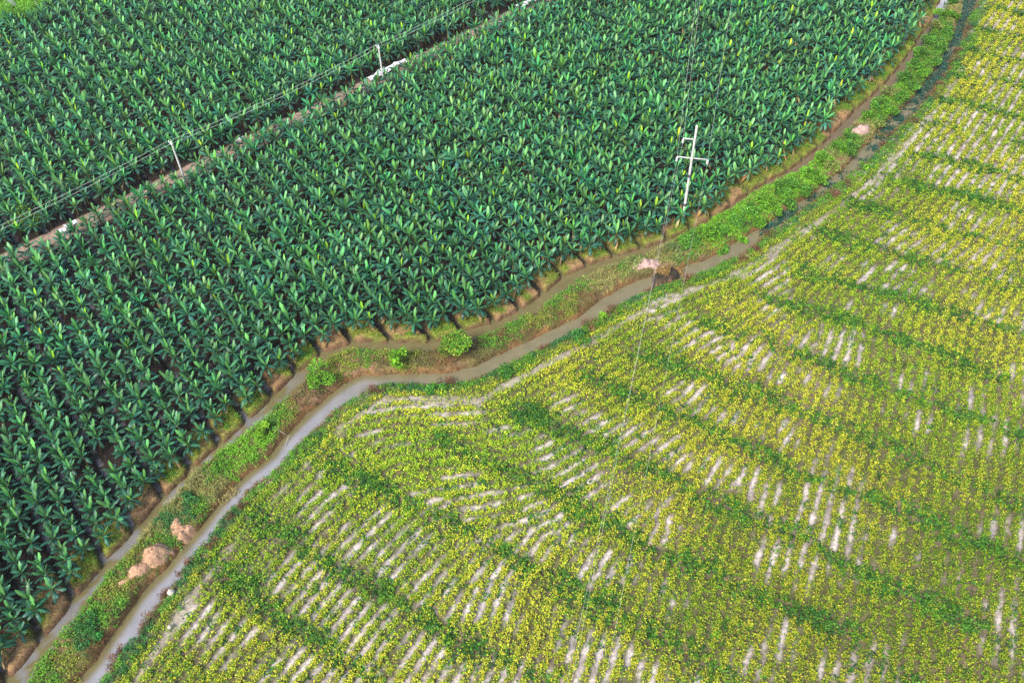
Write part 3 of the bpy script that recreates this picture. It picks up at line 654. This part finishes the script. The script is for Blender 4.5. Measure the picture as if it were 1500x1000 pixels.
X5, Y5 = X[kp], Y[kp]; s5 = look(GSDL, X5, Y5); zb = look(GZ, X5, Y5)
k5 = rng.random(len(X5)) < .8 * smooth(.30, .5, s5) * smooth(2.6, 1.4, s5) * smooth(.38, .58, fbm(X5 + 50, Y5, 2.2)) * (zb > .4)
X5, Y5 = X5[k5], Y5[k5]; c5 = np.where(fbm(X5, Y5, 1.2) > .5, KEYS.index('y'), KEYS.index('g'))
kc = (look(GCOR, X, Y) > .9); X6, Y6 = X[kc], Y[kc]; c6 = np.full(len(X6), KEYS.index('G'))
kl = (look(GP, X, Y) > .97) & (look(GSDL, X, Y) < 3.0) & (look(GSDL, X, Y) > .25) & (look(GZ, X, Y) > .35) & (rng.random(len(X)) < .30)
X7, Y7 = X[kl], Y[kl]; c7 = np.where(rng.random(len(X7)) < .8, KEYS.index('n'), KEYS.index('s'))
XA = np.concatenate([X3, X4, X5, X6, X7]); YA = np.concatenate([Y3, Y4, Y5, Y6, Y7]); CA = np.concatenate([cls, c4, c5, c6, c7])
sA = np.concatenate([np.full(len(X3), 1.0), np.full(len(X4), .95), np.full(len(X5), .55), np.full(len(X6), 1.6), np.full(len(X7), .22)])
n = len(XA); KL = 13; print('bank clumps', n)
pal = np.array([CLS[q] for q in KEYS]) * 1.25
tone = rng.random(n)[:, None] * .6 + rng.random((n, KL)) * .4
ci = np.where(tone < .42, 0, np.where(tone < .66, 1, 2))
cc = pal[CA[:, None], ci] * (.65 + .6 * rng.random((n, KL, 1)))
hh = (.12 + .45 * fbm(XA, YA, .9) ** 2 * 1.4) * sA
Cn = np.stack([XA, YA, look(GZ, XA, YA)], -1)[:, None] + np.stack([rng.normal(0, .13, (n, KL)) * sA[:, None], rng.normal(0, .13, (n, KL)) * sA[:, None], .03 + rng.random((n, KL)) * hh[:, None]], -1)
grassy = np.isin(CA, [KEYS.index('s'), KEYS.index('b')])
m_ = n * KL; gr = np.repeat(grassy, KL); szA = np.repeat(sA, KL) ** .5
ln_ = np.where(gr, .30, .13) * (.7 + .6 * rng.random(m_)) * szA; wd = np.where(gr, .035, .09) * (.7 + .6 * rng.random(m_)) * szA
vt = np.where(gr, np.clip(rng.normal(.55, .25, m_), 0, 1), np.clip(rng.normal(.2, .4, m_), -.6, .95))
V, F, Cv = leafcloud(Cn.reshape(-1, 3), ln_, wd, vt, cc.reshape(-1, 3))
tag(mesh_np('bank_vegetation', V, F, M_weed, Cv), 'mixed grass and weeds covering the narrow banks along both channels', 'grass', kind='stuff')

# floating weed on the upper channel
X, Y = scatter(600000, m=10)
k = (look(GSDR, X, Y) < .12) ; X, Y = X[k], Y[k]
fx, fy = to_px(X, Y, np.zeros(len(X)))
cov = smooth(1108, 1125, fx)
for a, b, rx, ry in ((1175, 297, 13, 9), (1199, 277, 11, 8), (1245, 246, 24, 15), (1262, 226, 22, 12), (1222, 260, 10, 8), (1280, 208, 9, 6), (1326, 166, 9, 6), (1335, 157, 9, 4), (1310, 182, 5, 4), (1396, 72, 4, 4)):
    cov = cov * (1 - np.exp(-(((fx - a) / rx) ** 2 + ((fy - b) / ry) ** 2) ** 2))
k = rng.random(len(X)) < cov * (.35 + .9 * fbm(X, Y, 1.0)); X, Y = X[k], Y[k]; n = len(X); KL = 4
Cn = np.stack([X, Y, np.full(n, .05)], -1)[:, None] + np.stack([rng.normal(0, .09, (n, KL)), rng.normal(0, .09, (n, KL)), rng.random((n, KL)) * .10], -1)
pf = np.array([[.012, .075, .06], [.02, .10, .07], [.03, .12, .05], [.10, .24, .19]])
cc = pf[rng.choice(4, (n, KL), p=[.4, .3, .2, .1])]
V, F, Cv = leafcloud(Cn.reshape(-1, 3), .17, .13, rng.normal(0, .2, n * KL).clip(-.5, .5), cc.reshape(-1, 3))
tag(mesh_np('floating_weed', V, F, M_weed, Cv), 'dark teal water weed floating over the upper reach of the right channel', 'water weed', kind='stuff')

# ------------------------------------------------------------------ shrubs, saplings
def ground_z(p): return float(look(GZ, np.array([p[0]]), np.array([p[1]]))[0])
def bush(name, px, py, r, h, pal, label, cat, group=None, n=420, lsz=.11, trunk=0.0, lobes=6, seed=0, blade=False, flat=1.0):
    q = at(px, py, .7); p = (q[0], q[1], ground_z(q))
    rr = np.random.default_rng(seed + int(px * 7 + py))
    root = empty(name, p, 0, label, cat, group)
    lc = []; br = []
    for i in range(lobes):
        a = rr.random() * 6.283; d = r * .8 * math.sqrt(rr.random()); zc = trunk + (h - trunk) * (.25 + .6 * rr.random())
        lc.append((math.cos(a) * d, math.sin(a) * d, zc, r * (.24 + .26 * rr.random())))
        br.append(tube([(0, 0, -.05), (math.cos(a) * d * .35, math.sin(a) * d * .35, zc * .5), (math.cos(a) * d, math.sin(a) * d, zc)], [.035 + .02 * trunk, .025, .01], 5, False))
    lc = np.array(lc); w = lc[:, 3] ** 2; which = rr.choice(lobes, n, p=w / w.sum())
    v = rr.normal(size=(n, 3)); v /= np.linalg.norm(v, axis=1)[:, None]
    rad = lc[which, 3] * (.55 + .6 * rr.random(n) ** .6)
    Cc = lc[which, :3] + v * rad[:, None] * np.array([1, 1, .85 * flat])
    Cc[:, 2] = np.maximum(Cc[:, 2], .05)
    pal = np.array(pal); cc = pal[rr.integers(0, len(pal), n)] * (.75 + .5 * rr.random((n, 1))) * (.5 + .8 * rr.random(lobes))[which][:, None]
    s = lsz * (.7 + .6 * rr.random(n))
    V, F, Cv = leafcloud(Cc, s * (3.2 if blade else 1.5), s * (.4 if blade else 1), np.clip(rr.normal(.5 if blade else .15, .4, n), -.8, .95), cc)
    mesh_np('foliage', V, F, M_bush, Cv, parent=root)
    bv, bf = join(*br); mesh_np('stems' if trunk == 0 else 'trunk', bv, bf, M_bark, parent=root)
    return root
PG = [[.16, .40, .02], [.22, .48, .03], [.10, .29, .02]]; PT = [[.07, .24, .03], [.12, .33, .03], [.16, .38, .03]]; PB = [[.25, .115, .06], [.33, .17, .09], [.18, .09, .05]]; PO = [[.50, .30, .10], [.40, .24, .09], [.30, .22, .06]]; PY_ = [[.28, .36, .06], [.20, .34, .05], [.34, .36, .10]]
bush('small_tree', 668, 519, 1.35, 2.7, [[.12, .32, .02], [.18, .40, .025], [.08, .22, .02], [.30, .34, .04]], 'small round leafy tree standing on the bank between the two channels', 'tree', n=2400, trunk=.7, lobes=14, lsz=.13)
bush('sapling', 585, 538, 1.0, 2.1, [[.20, .50, .02], [.27, .55, .03], [.14, .38, .02]], 'bright lime green open sapling leaning over the right channel left of the round tree', 'sapling', n=520, trunk=.4, lobes=9, lsz=.16)
bush('sapling', 472, 562, 1.25, 1.8, PG, 'bright green bushy sapling where the bank bends, upstream of banana bed ends', 'sapling', n=900, trunk=.3, lobes=9, lsz=.13)
bush('sapling', 393, 634, .85, 1.3, [[.24, .48, .02], [.30, .52, .03], [.16, .38, .02]], 'yellow green sapling among bright grass on the lower bank', 'sapling', n=420, trunk=.2, lobes=6, lsz=.13)
bush('weed_clump', 455, 545, .0 + .6, .8, PT, 'low dark green weed clump at the water edge beside the bushy sapling', 'weed clump', n=220)
bush('weed_clump', 132, 912, .95, .8, [[.05, .25, .05], [.08, .30, .06], [.04, .18, .03]], 'blue green leafy weed clump on the bank near the bottom left corner', 'weed clump', n=420, lobes=8)
bush('weed_clump', 137, 938, .6, .6, [[.05, .27, .05], [.08, .32, .06], [.04, .19, .03]], 'small blue green weed clump below the larger one near the bottom left corner', 'weed clump', n=200)
bush('weed_clump', 280, 735, .7, .7, [[.05, .24, .06], [.08, .28, .06], [.04, .17, .03]], 'dark green weed clump in straw coloured grass above the orange heaps', 'weed clump', n=260)
bush('shrub', 1034, 352, 1.5, 2.0, PG, 'tall bright green shrub on the bank just past the blocked channel', 'shrub', n=1000, lobes=10)
bush('shrub', 1267, 243, .65, 1.0, [[.22, .52, .02], [.28, .56, .03], [.15, .40, .02]], 'single lime green shrub on the field side of the right channel', 'shrub', n=260, lobes=5)
bush('shrub', 882, 466, .45, .8, [[.22, .48, .02], [.28, .5, .03], [.15, .38, .02]], 'small lime green shrub between two reddish dead bushes', 'shrub', n=150, lobes=4)
bush('shrub', 42, 330, 1.9, 1.9, [[.10, .24, .02], [.16, .32, .025], [.06, .16, .02]], 'yellow green shrub growing among the banana plants at the left photo edge', 'shrub', n=1200, lobes=12, lsz=.13)
bush('weed_clump', 775, 612, 1.6, .5, [[.05, .20, .03], [.08, .26, .03], [.03, .13, .03]], 'large dark green weed clump at the head of a field drain', 'weed clump', n=800, lobes=16, lsz=.12)
bush('weed_clump', 740, 548, 1.1, .8, [[.08, .30, .03], [.12, .38, .03], [.05, .2, .03]], 'long leafy green weed clump beside the wide channel, below the round tree', 'weed clump', n=600, lobes=9)
bush('weed_clump', 850, 498, 1.0, .7, [[.06, .28, .04], [.10, .36, .05], [.05, .2, .03]], 'fresh green weed clump under the reddish bushes on the field bank', 'weed clump', n=480, lobes=8)
bush('weed_clump', 640, 574, .9, .7, [[.08, .32, .03], [.12, .38, .04], [.05, .2, .03]], 'green weed clump at the path bend beside the wide channel', 'weed clump', n=420, lobes=8)
# bushes on the upper bank, counted from the pinkish heap
UP = [(1000, 362, 1.1, 0), (1015, 352, .9, 1), (1052, 344, 1.3, 0), (1060, 362, 1.0, 1), (1078, 330, 1.3, 0), (1088, 344, 1.0, 1), (1098, 315, 1.3, 0), (1112, 328, 1.1, 1), (1120, 300, 1.4, 0), (1132, 313, 1.2, 1), (1143, 286, 1.3, 0), (1155, 298, 1.2, 1), (1160, 273, 1.3, 0), (1176, 283, 1.2, 1), (1182, 257, 1.3, 0), (1200, 266, 1.1, 1), (1205, 240, 1.3, 0), (1218, 247, 1.1, 1), (1226, 222, 1.1, 0), (1243, 226, 1.1, 1), (1246, 204, .9, 0),
      (1272, 172, 1.1, 0), (1285, 184, 1.0, 1), (1285, 158, 1.3, 0), (1302, 168, 1.1, 1), (1303, 140, 1.4, 0), (1318, 150, 1.2, 1), (1322, 120, 1.4, 0), (1338, 132, 1.2, 1), (1335, 103, 1.3, 0), (1353, 112, 1.2, 1), (1348, 84, 1.4, 0), (1366, 94, 1.2, 1), (1358, 64, 1.3, 0), (1378, 74, 1.1, 1), (1370, 45, 1.2, 0), (1388, 52, 1.1, 1), (1380, 25, 1.3, 0), (1397, 28, 1.1, 1), (1392, 6, 1.2, 0)]
lo = [u for u in UP if u[0] < 1255]; hi = [u for u in UP if u[0] > 1255]
for seq, where in ((lo[::-1], 'below'), (hi, 'above')):
    cnt = [0, 0]
    for (a, b, r_, sd_) in seq:
        pal = [PG, PT, PG, PY_, PT][(a * 13 + b * 7) % 5] if b > 150 else [PT, PG, PT, PY_][(a * 5 + b) % 4]
        bush('bush', a, b, r_ * .78, r_ * .8, pal, f"feathery green bush on the bank, {ORD[cnt[sd_]]} {where} the small pinkish heap on the {'field' if sd_ else 'plantation'} side", 'bush', 'green bushes on the upper bank', n=int(430 * r_ * r_), lobes=9, lsz=.13)
        cnt[sd_] += 1
# dry reddish bushes along the field side of the wide channel
DEAD = [(163, 972, .6), (173, 955, .7), (203, 926, .55), (219, 905, .75), (238, 869, .5), (240, 862, .4), (264, 838, .6), (278, 822, .7), (311, 796, .7), (340, 755, .5), (357, 742, .5), (548, 573, .95), (653, 562, .85), (795, 511, .5), (863, 478, .85), (893, 457, .8), (950, 425, .6), (1005, 412, .7), (1086, 380, .7), (1104, 366, .7), (1127, 342, .7), (1217, 285, .85), (1237, 272, .8), (1296, 212, .7), (1308, 196, .8), (1335, 179, .8), (1365, 140, .8), (1377, 124, .7), (1397, 88, .8), (1403, 72, .7), (1419, 40, .7)]
for i, (a, b, r_) in enumerate(DEAD):
    bush('dry_bush', a, b, r_, r_ * .95, PB if b > 330 or i % 2 else [[.22, .15, .06], [.28, .17, .08], [.16, .12, .05]], f"reddish brown dried bush at the field edge of the wide channel, {ORD[i] if i < 30 else 'last'} from bottom left", 'dead bush', 'dried bushes along the wide channel', n=int(420 * r_ * r_) + 60, lobes=6, lsz=.085, blade=True)
bush('dry_grass_tussock', 968, 402, .85, .9, PO, 'orange straw tussock left of the burnt gap on the blocked channel', 'dry grass', n=420, lobes=7, blade=True)
bush('dry_grass_tussock', 998, 394, .8, .9, PO, 'orange straw tussock right of the burnt gap on the blocked channel', 'dry grass', n=380, lobes=7, blade=True)
bush('dry_grass_tussock', 1292, 190, .8, .9, [[.36, .32, .10], [.30, .30, .07], [.42, .32, .14]], 'straw coloured tussock beside the small pinkish heap on the upper bank', 'dry grass', n=380, lobes=7, blade=True)
bush('dry_grass_tussock', 330, 722, 1.0, .7, [[.55, .45, .19], [.45, .38, .15], [.36, .33, .10]], 'pale straw tussock at the wide channel edge above the orange heaps', 'dry grass', n=560, lobes=8, blade=True)
bush('dry_grass_tussock', 293, 703, .9, .7, [[.45, .40, .17], [.38, .36, .14], [.30, .31, .09]], 'greyish straw tussock beside the narrow ditch above the orange heaps', 'dry grass', n=460, lobes=8, blade=True)
bush('dry_grass_tussock', 925, 388, 1.0, .8, [[.36, .36, .13], [.28, .34, .10], [.22, .30, .06]], 'pale green straw tussock left of the large pinkish heap', 'dry grass', n=500, lobes=8, blade=True)
bush('dry_grass_tussock', 988, 372, 1.1, .9, [[.30, .36, .13], [.25, .34, .10], [.20, .30, .06]], 'pale green grass tussock right of the large pinkish heap', 'dry grass', n=560, lobes=8, blade=True)

# ------------------------------------------------------------------ heaps of dug soil
def heap(parts, hmax, mat, label, seed):
    """parts: ellipses (px,py,rx_m,ry_m,rot,height) merged into one mound"""
    c0 = at(parts[0][0], parts[0][1], .8)
    hx = np.arange(-4.2, 4.2, .09); X, Y = np.meshgrid(hx, hx); X = X.ravel() + c0[0]; Y = Y.ravel() + c0[1]
    hgt = np.zeros(len(X))
    for a, b, rx, ry, rot, hh in parts:
        c = at(a, b, .8); u = (X - c[0]) * math.cos(rot) + (Y - c[1]) * math.sin(rot); v = -(X - c[0]) * math.sin(rot) + (Y - c[1]) * math.cos(rot)
        d = np.sqrt((u / rx) ** 2 + (v / ry) ** 2) + (fbm(X + seed, Y, .7) - .5) * .55
        hgt = np.maximum(hgt, hh * np.clip(1.0 - d ** 1.6, -.2, 1))
    lumps = (fbm(X, Y + seed, .5, 4) - .5) * .75 + (rng.random(len(X)) - .5) * .10
    hgt = hgt + lumps * smooth(.02, .3, hgt)
    Z = look(GZ, X, Y) - .04 + np.where(hgt > .02, hgt, -.12)
    k = hgt.reshape(len(hx), len(hx)) > -.08
    ii = np.arange(len(X)).reshape(len(hx), len(hx))
    q = k[:-1, :-1] | k[1:, :-1] | k[:-1, 1:] | k[1:, 1:]
    F = np.stack([ii[:-1, :-1], ii[:-1, 1:], ii[1:, 1:], ii[1:, :-1]], -1)[q]
    u, inv = np.unique(F, return_inverse=True)
    return tag(mesh_np('dirt_heap', np.c_[X, Y, Z][u], inv.reshape(-1, 4), mat, smoothf=False), label, 'dirt heap', 'heaps of dug soil on the bank')
heap([(228, 813, 1.35, .95, .7, 1.0), (207, 832, 1.2, .55, .65, .55), (186, 848, .8, .3, .7, .35)], 1, M_dirt, 'larger orange dirt heap with a tapering tail, between the two channels', 3)
heap([(268, 778, 1.0, .8, -.5, .45), (257, 766, .55, .6, 0, .4)], 1, M_dirt, 'smaller flat orange dirt heap beside the wide channel, just above the larger one', 9)
heap([(947, 385, 1.5, .9, .1, .6), (935, 390, .8, .6, .1, .4)], 1, M_dirt2, 'large pinkish dirt heap beside the blocked part of the channel', 15)
heap([(1261, 191, 1.2, .8, .3, .8)], 1, M_dirt2, 'small pinkish dirt heap high up on the bank among green bushes', 21)

# ------------------------------------------------------------------ poles and lines
def up_point(base, px, py):
    """height above the base point at which the upright passes the traced spot"""
    zs = np.linspace(0, 20, 4001); a, b = to_px(np.full(4001, base[0]), np.full(4001, base[1]), zs)
    return zs[np.argmin((a - px) ** 2 + (b - py) ** 2)]
pb = at(999.5, 325, .6)
ztop, zarm1, zarm2, zb1, zb2 = [up_point(pb, *q) for q in ((1022, 184), (1018, 206), (1014.5, 233.5), (1010, 257), (1002.5, 299))]
print('pole heights', ztop, zarm1, zarm2)
root = empty('power_pole', (pb[0], pb[1], .5), 0, 'tall pale concrete power pole with two crossarms at the canal edge of the plantation', 'power pole')
def shaft(h, r0, r1): 
    zs = np.linspace(-.5, h, 9); return tube([(0, 0, q) for q in zs], list(np.linspace(r0, r1, 9)), 14)
v, f = shaft(ztop - .5, .16, .095); mesh_np('shaft', v, f, M_pole, parent=root, smoothf=True)
# arm direction from the traced arm ends
eL = at(991, 231.5, zarm2); eR = at(1037.5, 236, zarm2); ad = (eR - eL); alen = np.linalg.norm(ad); ad /= alen; ang = math.atan2(ad[1], ad[0])
e1 = at(1000, 205, zarm1)
oL = (eL - pb) @ ad; oR = (eR - pb) @ ad; o1 = (e1 - pb) @ ad
def arm(o0, o1_, zz_):
    m = (o0 + o1_) / 2
    v, f = box((ad[0] * m - ad[1] * .17, ad[1] * m + ad[0] * .17 * 1, zz_ - .5), (abs(o1_ - o0), .09, .11), ang); return mesh_np('crossarm', v, f, M_steel, parent=root)
arm(oL, oR, zarm2); arm(o1, .2, zarm1)
def insul(o_, zz_):
    c = np.array([ad[0] * o_ - ad[1] * .17, ad[1] * o_ + ad[0] * .17, zz_ - .5])
    prof = [(0, .03), (-.05, .05), (-.1, .10), (-.14, .05), (-.2, .11), (-.24, .05), (-.3, .11), (-.34, .05), (-.4, .11), (-.44, .05), (-.5, .05), (-.54, .03)]
    v, f = tube([c + np.array([0, 0, a - .05]) for a, _ in prof], [b * 1.25 for _, b in prof], 10); mesh_np('insulator', v, f, M_porc, parent=root, smoothf=True)
    return c + np.array([pb[0], pb[1], .5 - .6])
I = [insul(oL + .05, zarm2), insul(oR - .05, zarm2), insul(o1 + .05, zarm1)]
for q in (zb1, zb2):
    v, f = tube([(0, 0, q - .5 - .16), (0, 0, q - .5 + .16)], .2, 14); mesh_np('band', v, f, M_band, parent=root, smoothf=True)
def strand(name, A, B, sag, r, label, group):
    t = np.linspace(0, 1, 60)[:, None]; p = A + (B - A) * t; p[:, 2] -= sag * 4 * t[:, 0] * (1 - t[:, 0])
    v, f = tube(p, r, 6); return tag(mesh_np(name, v, f, M_wire, smoothf=True), label, 'power line', group)
def span_end(A, px, py, zend, ext):
    """end of a span from A that passes over the traced spot"""
    q = np.append(at(px, py, zend), zend); d = q - A; return A + d * ext
G1 = 'lines of the tall power pole'
strand('power_line', I[0], span_end(I[0], 836, 1000, I[0][2] - .9, 1.45), .9, .0048, 'thin pale power line from the left end of the lower crossarm over the field', G1)
strand('power_line', I[1], span_end(I[1], 885, 1000, I[1][2] - .9, 1.45), .9, .0048, 'thin pale power line from the right end of the lower crossarm over the field', G1)
strand('power_line', I[2], span_end(I[2], 829, 1000, I[2][2] - .9, 1.45), .9, .0048, 'thin pale power line from the short upper crossarm over the field', G1)
for k_, nm, ex, ey in ((0, 'left end of the lower crossarm', 1015, 40), (1, 'right end of the lower crossarm', 1066, 40), (2, 'short upper crossarm', 1022, 30)):
    q = np.append(at(ex, ey, I[k_][2]), I[k_][2]); strand('power_line', I[k_], q + (q - I[k_]) * .5, 1.2, .009, f'thin power line running back over the plantation from the {nm}', G1)

small = []
for (bx_, by_, tx, ty), lab in zip(((273, 270, 250, 207), (563, 128, 555, 66), (-110, 420, -135, 350)), ('thin white pole beside the dirt road, nearer the left photo edge', 'thin white pole beside the dirt road behind the white plastic sheet', 'thin white pole beside the dirt road beyond the left photo edge')):
    b_ = at(bx_, by_, .55); zt = up_point(b_, tx, ty) if bx_ > 0 else small[0][1]
    small.append((b_, zt))
    if bx_ < 0: continue
    root = empty('utility_pole', (b_[0], b_[1], .5), math.atan2(road_n[1], road_n[0]), lab, 'utility pole', 'small poles along the dirt road')
    v, f = shaft(zt - .5, .13, .085); mesh_np('shaft', v, f, M_pole, parent=root, smoothf=True)
    v, f = box((0, .11, zt - .8), (.75, .07, .08)); mesh_np('crossarm', v, f, M_steel, parent=root)
    for q in (-.32, .32):
        v, f = tube([(q, .11, zt - .76), (q, .11, zt - .7), (q, .11, zt - .62), (q, .11, zt - .56)], [.03, .07, .07, .03], 8); mesh_np('insulator', v, f, M_porc, parent=root, smoothf=True)
G2 = 'lines of the small poles along the road'
rn3 = np.array([road_n[0], road_n[1], 0]); rd3 = np.array([road_d[0], road_d[1], 0])
tops = [np.array([b_[0], b_[1], zt - .06]) for b_, zt in small]
wl = at(-20, 341, tops[0][2] - .35)
A0 = tops[0]; left_end = A0 + (np.append(wl, A0[2] - .3) - A0) * 1.3
upr = np.append(at(705, -12, tops[1][2]), tops[1][2])
for q, nm in ((-.32, 'near'), (.32, 'far')):
    sh = rn3 * q
    strand('power_line', A0 + sh, left_end + sh, .25, .011, f'thin pale line, {nm} one, from the left small pole to the left photo edge', G2)
    strand('power_line', A0 + sh, tops[1] + sh, .55, .011, f'thin pale line, {nm} one, strung between the two small road poles', G2)
    strand('power_line', tops[1] + sh, upr + (upr - tops[1]) * .4 + sh, .5, .011, f'thin pale line, {nm} one, from the right small pole to the top photo edge', G2)

# ------------------------------------------------------------------ plastic sheets, track, odds and ends
def sheet(px, py, L, W, rot, label, seed, zoff=.75):
    c = at(px, py, zoff); u = np.linspace(-.5, .5, 22); v = np.linspace(-.5, .5, 12); U, Vv = np.meshgrid(u, v)
    a = (U * L).ravel(); b = ((Vv * W) * (1 + .3 * np.sin(U * 9 + seed))).ravel() + .12 * np.sin(a * 2 + seed)
    X = c[0] + a * math.cos(rot) - b * math.sin(rot); Y = c[1] + a * math.sin(rot) + b * math.cos(rot)
    Z = zoff + .28 * fbm(X * 1.0 + seed, Y, .8) + .22 * np.exp(-(b / (W * .4)) ** 2)
    ii = np.arange(len(X)).reshape(12, 22); F = np.stack([ii[:-1, :-1], ii[:-1, 1:], ii[1:, 1:], ii[1:, :-1]], -1).reshape(-1, 4)
    return tag(mesh_np('plastic_sheet', np.c_[X, Y, Z], F, M_plastic), label, 'plastic sheet', 'white plastic sheets along the road')
ra = math.atan2(road_d[1], road_d[0])
sheet(559, 108, 4.2, 1.0, ra + .05, 'large bright white plastic sheet at the foot of the right small pole', 1, 1.1)
sheet(583, 95, 2.4, .6, ra, 'white plastic sheet just up the road from the large bright one', 2, 1.1)
sheet(347, 208, 1.9, .28, ra, 'narrow white plastic strip beside the road between the two small poles', 3, 1.1)
sheet(104, 330, 1.4, .45, ra, 'small white plastic scrap beside the road near the left photo edge', 4, 1.1)
sheet(90, 339, 1.0, .35, ra, 'smallest white plastic scrap by the road, left of the other scrap', 5, 1.1)
sheet(775, 4, 4.2, .8, ra, 'white plastic sheet where the road meets the top photo edge', 6, 1.1)
sheet(318, 231, 1.6, .5, ra, 'greyish white plastic piece by the road right of the left small pole', 7, 1.0)
# pale track in the far corner
t0, t1 = at(-4, -14, .62), at(17, 10, .62); td = (t1 - t0) / np.linalg.norm(t1 - t0); tn = np.array([-td[1], td[0]])
v, f = box((*(t0 - td * 8 + (t1 - t0) * .5), .66), (np.linalg.norm(t1 - t0) + 16, 1.5, .12), math.atan2(td[1], td[0]))
tag(mesh_np('track', v, f, M_conc), kind='structure')
for a, b, rr_, hh, lab in ((40, 26, 2.2, 1.6, 'bright green shrub in the top left corner, nearest the plantation'), (20, 30, 2.2, 1.5, 'bright green shrub in the top left corner, below the pale track'), (60, 14, 2.0, 1.5, 'bright green shrub in the top left corner, at the top photo edge'), (2, 44, 2.0, 1.4, 'bright green shrub in the top left corner, at the left photo edge')):
    bush('shrub', a, b, rr_, hh, [[.17, .46, .03], [.22, .52, .04], [.11, .34, .03]], lab, 'shrub', 'shrubs in the far corner', n=1500, lobes=14, lsz=.13)
for a, b, c_, d_, lab in ((44, -6, 54, 7, 'pinkish dry branch poking from the left corner shrubs'), (68, -6, 74, 6, 'pinkish dry branch at the corner where the banana rows start')):
    p0 = np.append(at(c_, d_, 1.2), 1.2); p1 = np.append(at(a, b, 3.0), 3.0)
    v, f = tube([p0, (p0 + p1) / 2 + .1, p1], [.07, .05, .03], 6); tag(mesh_np('dry_branch', v, f, M_stone), lab, 'branch')
def stick(pts, r, label):
    p = [np.array([*at(a, b, zz_), zz_]) for a, b, zz_ in pts]; v, f = tube(p, [r, r * .8, r * .5], 6); tag(mesh_np('fallen_branch', v, f, M_stone), label, 'branch')
stick([(404, 627, 1.0), (412, 632, .75), (421, 638, .35)], .03, 'pale fallen branch lying over the bank beside the yellow green sapling')
stick([(418, 652, .1), (421, 642, .35), (424, 636, .6)], .025, 'thin pale stick standing at the water edge of the wide channel')
stick([(742, 508, .5), (738, 501, .2), (734, 505, .1)], .025, 'thin dark stick at the bank foot below the round tree')
def stone(px, py, r, label):
    q = at(px, py, .7); t_, p_ = np.meshgrid(np.linspace(0, np.pi, 8), np.linspace(0, 2 * np.pi, 13)[:-1], indexing='ij')
    V = np.stack([np.sin(t_) * np.cos(p_), np.sin(t_) * np.sin(p_), np.cos(t_) * .7], -1).reshape(-1, 3) * r * (1 + .16 * rng.normal(size=(96, 1)))
    F = [(i * 12 + j, (i + 1) * 12 + j, (i + 1) * 12 + (j + 1) % 12, i * 12 + (j + 1) % 12) for i in range(7) for j in range(12)]
    tag(mesh_np('stone', V + np.array([q[0], q[1], ground_z(q) + .3]), F, M_stone), label, 'stone')
stone(251, 868, .26, 'pale stone among weeds between the wide channel and the path')
stone(250, 920, .16, 'small pale stone in yellow weeds near the path at bottom left')

# ------------------------------------------------------------------ the damp air
hv, hf = box((0, 250, 31.8), (1040, 1240, 68.4))
hm_, hnt, _, hl = new_mat('damp_air')
pv = N(hnt, 'ShaderNodeVolumePrincipled'); pv.inputs['Density'].default_value = .0002; pv.inputs['Color'].default_value = (.93, .97, 1, 1); pv.inputs['Anisotropy'].default_value = .2
ho = N(hnt, 'ShaderNodeOutputMaterial'); hl.new(pv.outputs[0], ho.inputs['Volume'])
tag(mesh_np('haze', hv, hf, hm_), 'thin pale haze in the air over the fields', 'haze', kind='stuff')

# ------------------------------------------------------------------ world, sun, camera
SUN_EL, SUN_AZ = R(48), R(215)          # azimuth measured clockwise from +Y
w = bpy.data.worlds.new('World'); sc.world = w; w.use_nodes = True
nt = w.node_tree; nt.nodes.clear()
sky = nt.nodes.new('ShaderNodeTexSky'); sky.sky_type = 'NISHITA'; sky.sun_disc = False
sky.sun_elevation = SUN_EL; sky.sun_rotation = SUN_AZ; sky.dust_density = 2.5; sky.air_density = 1.0
bg = nt.nodes.new('ShaderNodeBackground'); bg.inputs['Strength'].default_value = .12; ow = nt.nodes.new('ShaderNodeOutputWorld'); nt.links.new(sky.outputs[0], bg.inputs[0]); nt.links.new(bg.outputs[0], ow.inputs[0])
sl = bpy.data.lights.new('sun', 'SUN'); sl.energy = 2.0; sl.angle = R(16); sl.color = (1, .95, .86)
so_ = bpy.data.objects.new('sun', sl); col.objects.link(so_)
d = np.array([math.sin(SUN_AZ) * math.cos(SUN_EL), math.cos(SUN_AZ) * math.cos(SUN_EL), math.sin(SUN_EL)])
from mathutils import Vector, Matrix
so_.rotation_euler = Vector(d).to_track_quat('Z', 'Y').to_euler(); so_.location = (0, 0, 90)
cam = bpy.data.cameras.new('camera'); co = bpy.data.objects.new('camera', cam); col.objects.link(co)
cam.sensor_fit = 'HORIZONTAL'; cam.sensor_width = 36; cam.lens = 36 * F_PX / 1500; cam.clip_end = 3000; cam.clip_start = .5
co.matrix_world = Matrix.Translation((0, 0, H)) @ Matrix.Rotation(R(90) - PITCH, 4, 'X') @ Matrix.Rotation(ROLL, 4, 'Z')
sc.camera = co
vs = sc.view_settings; vs.view_transform = 'Standard'; vs.look = 'None'; vs.exposure = 1.1; vs.gamma = 1
sc.cycles.max_bounces = 6; sc.cycles.diffuse_bounces = 2; sc.cycles.glossy_bounces = 2; sc.cycles.transmission_bounces = 3; sc.cycles.transparent_max_bounces = 4
sc.cycles.use_denoising = False
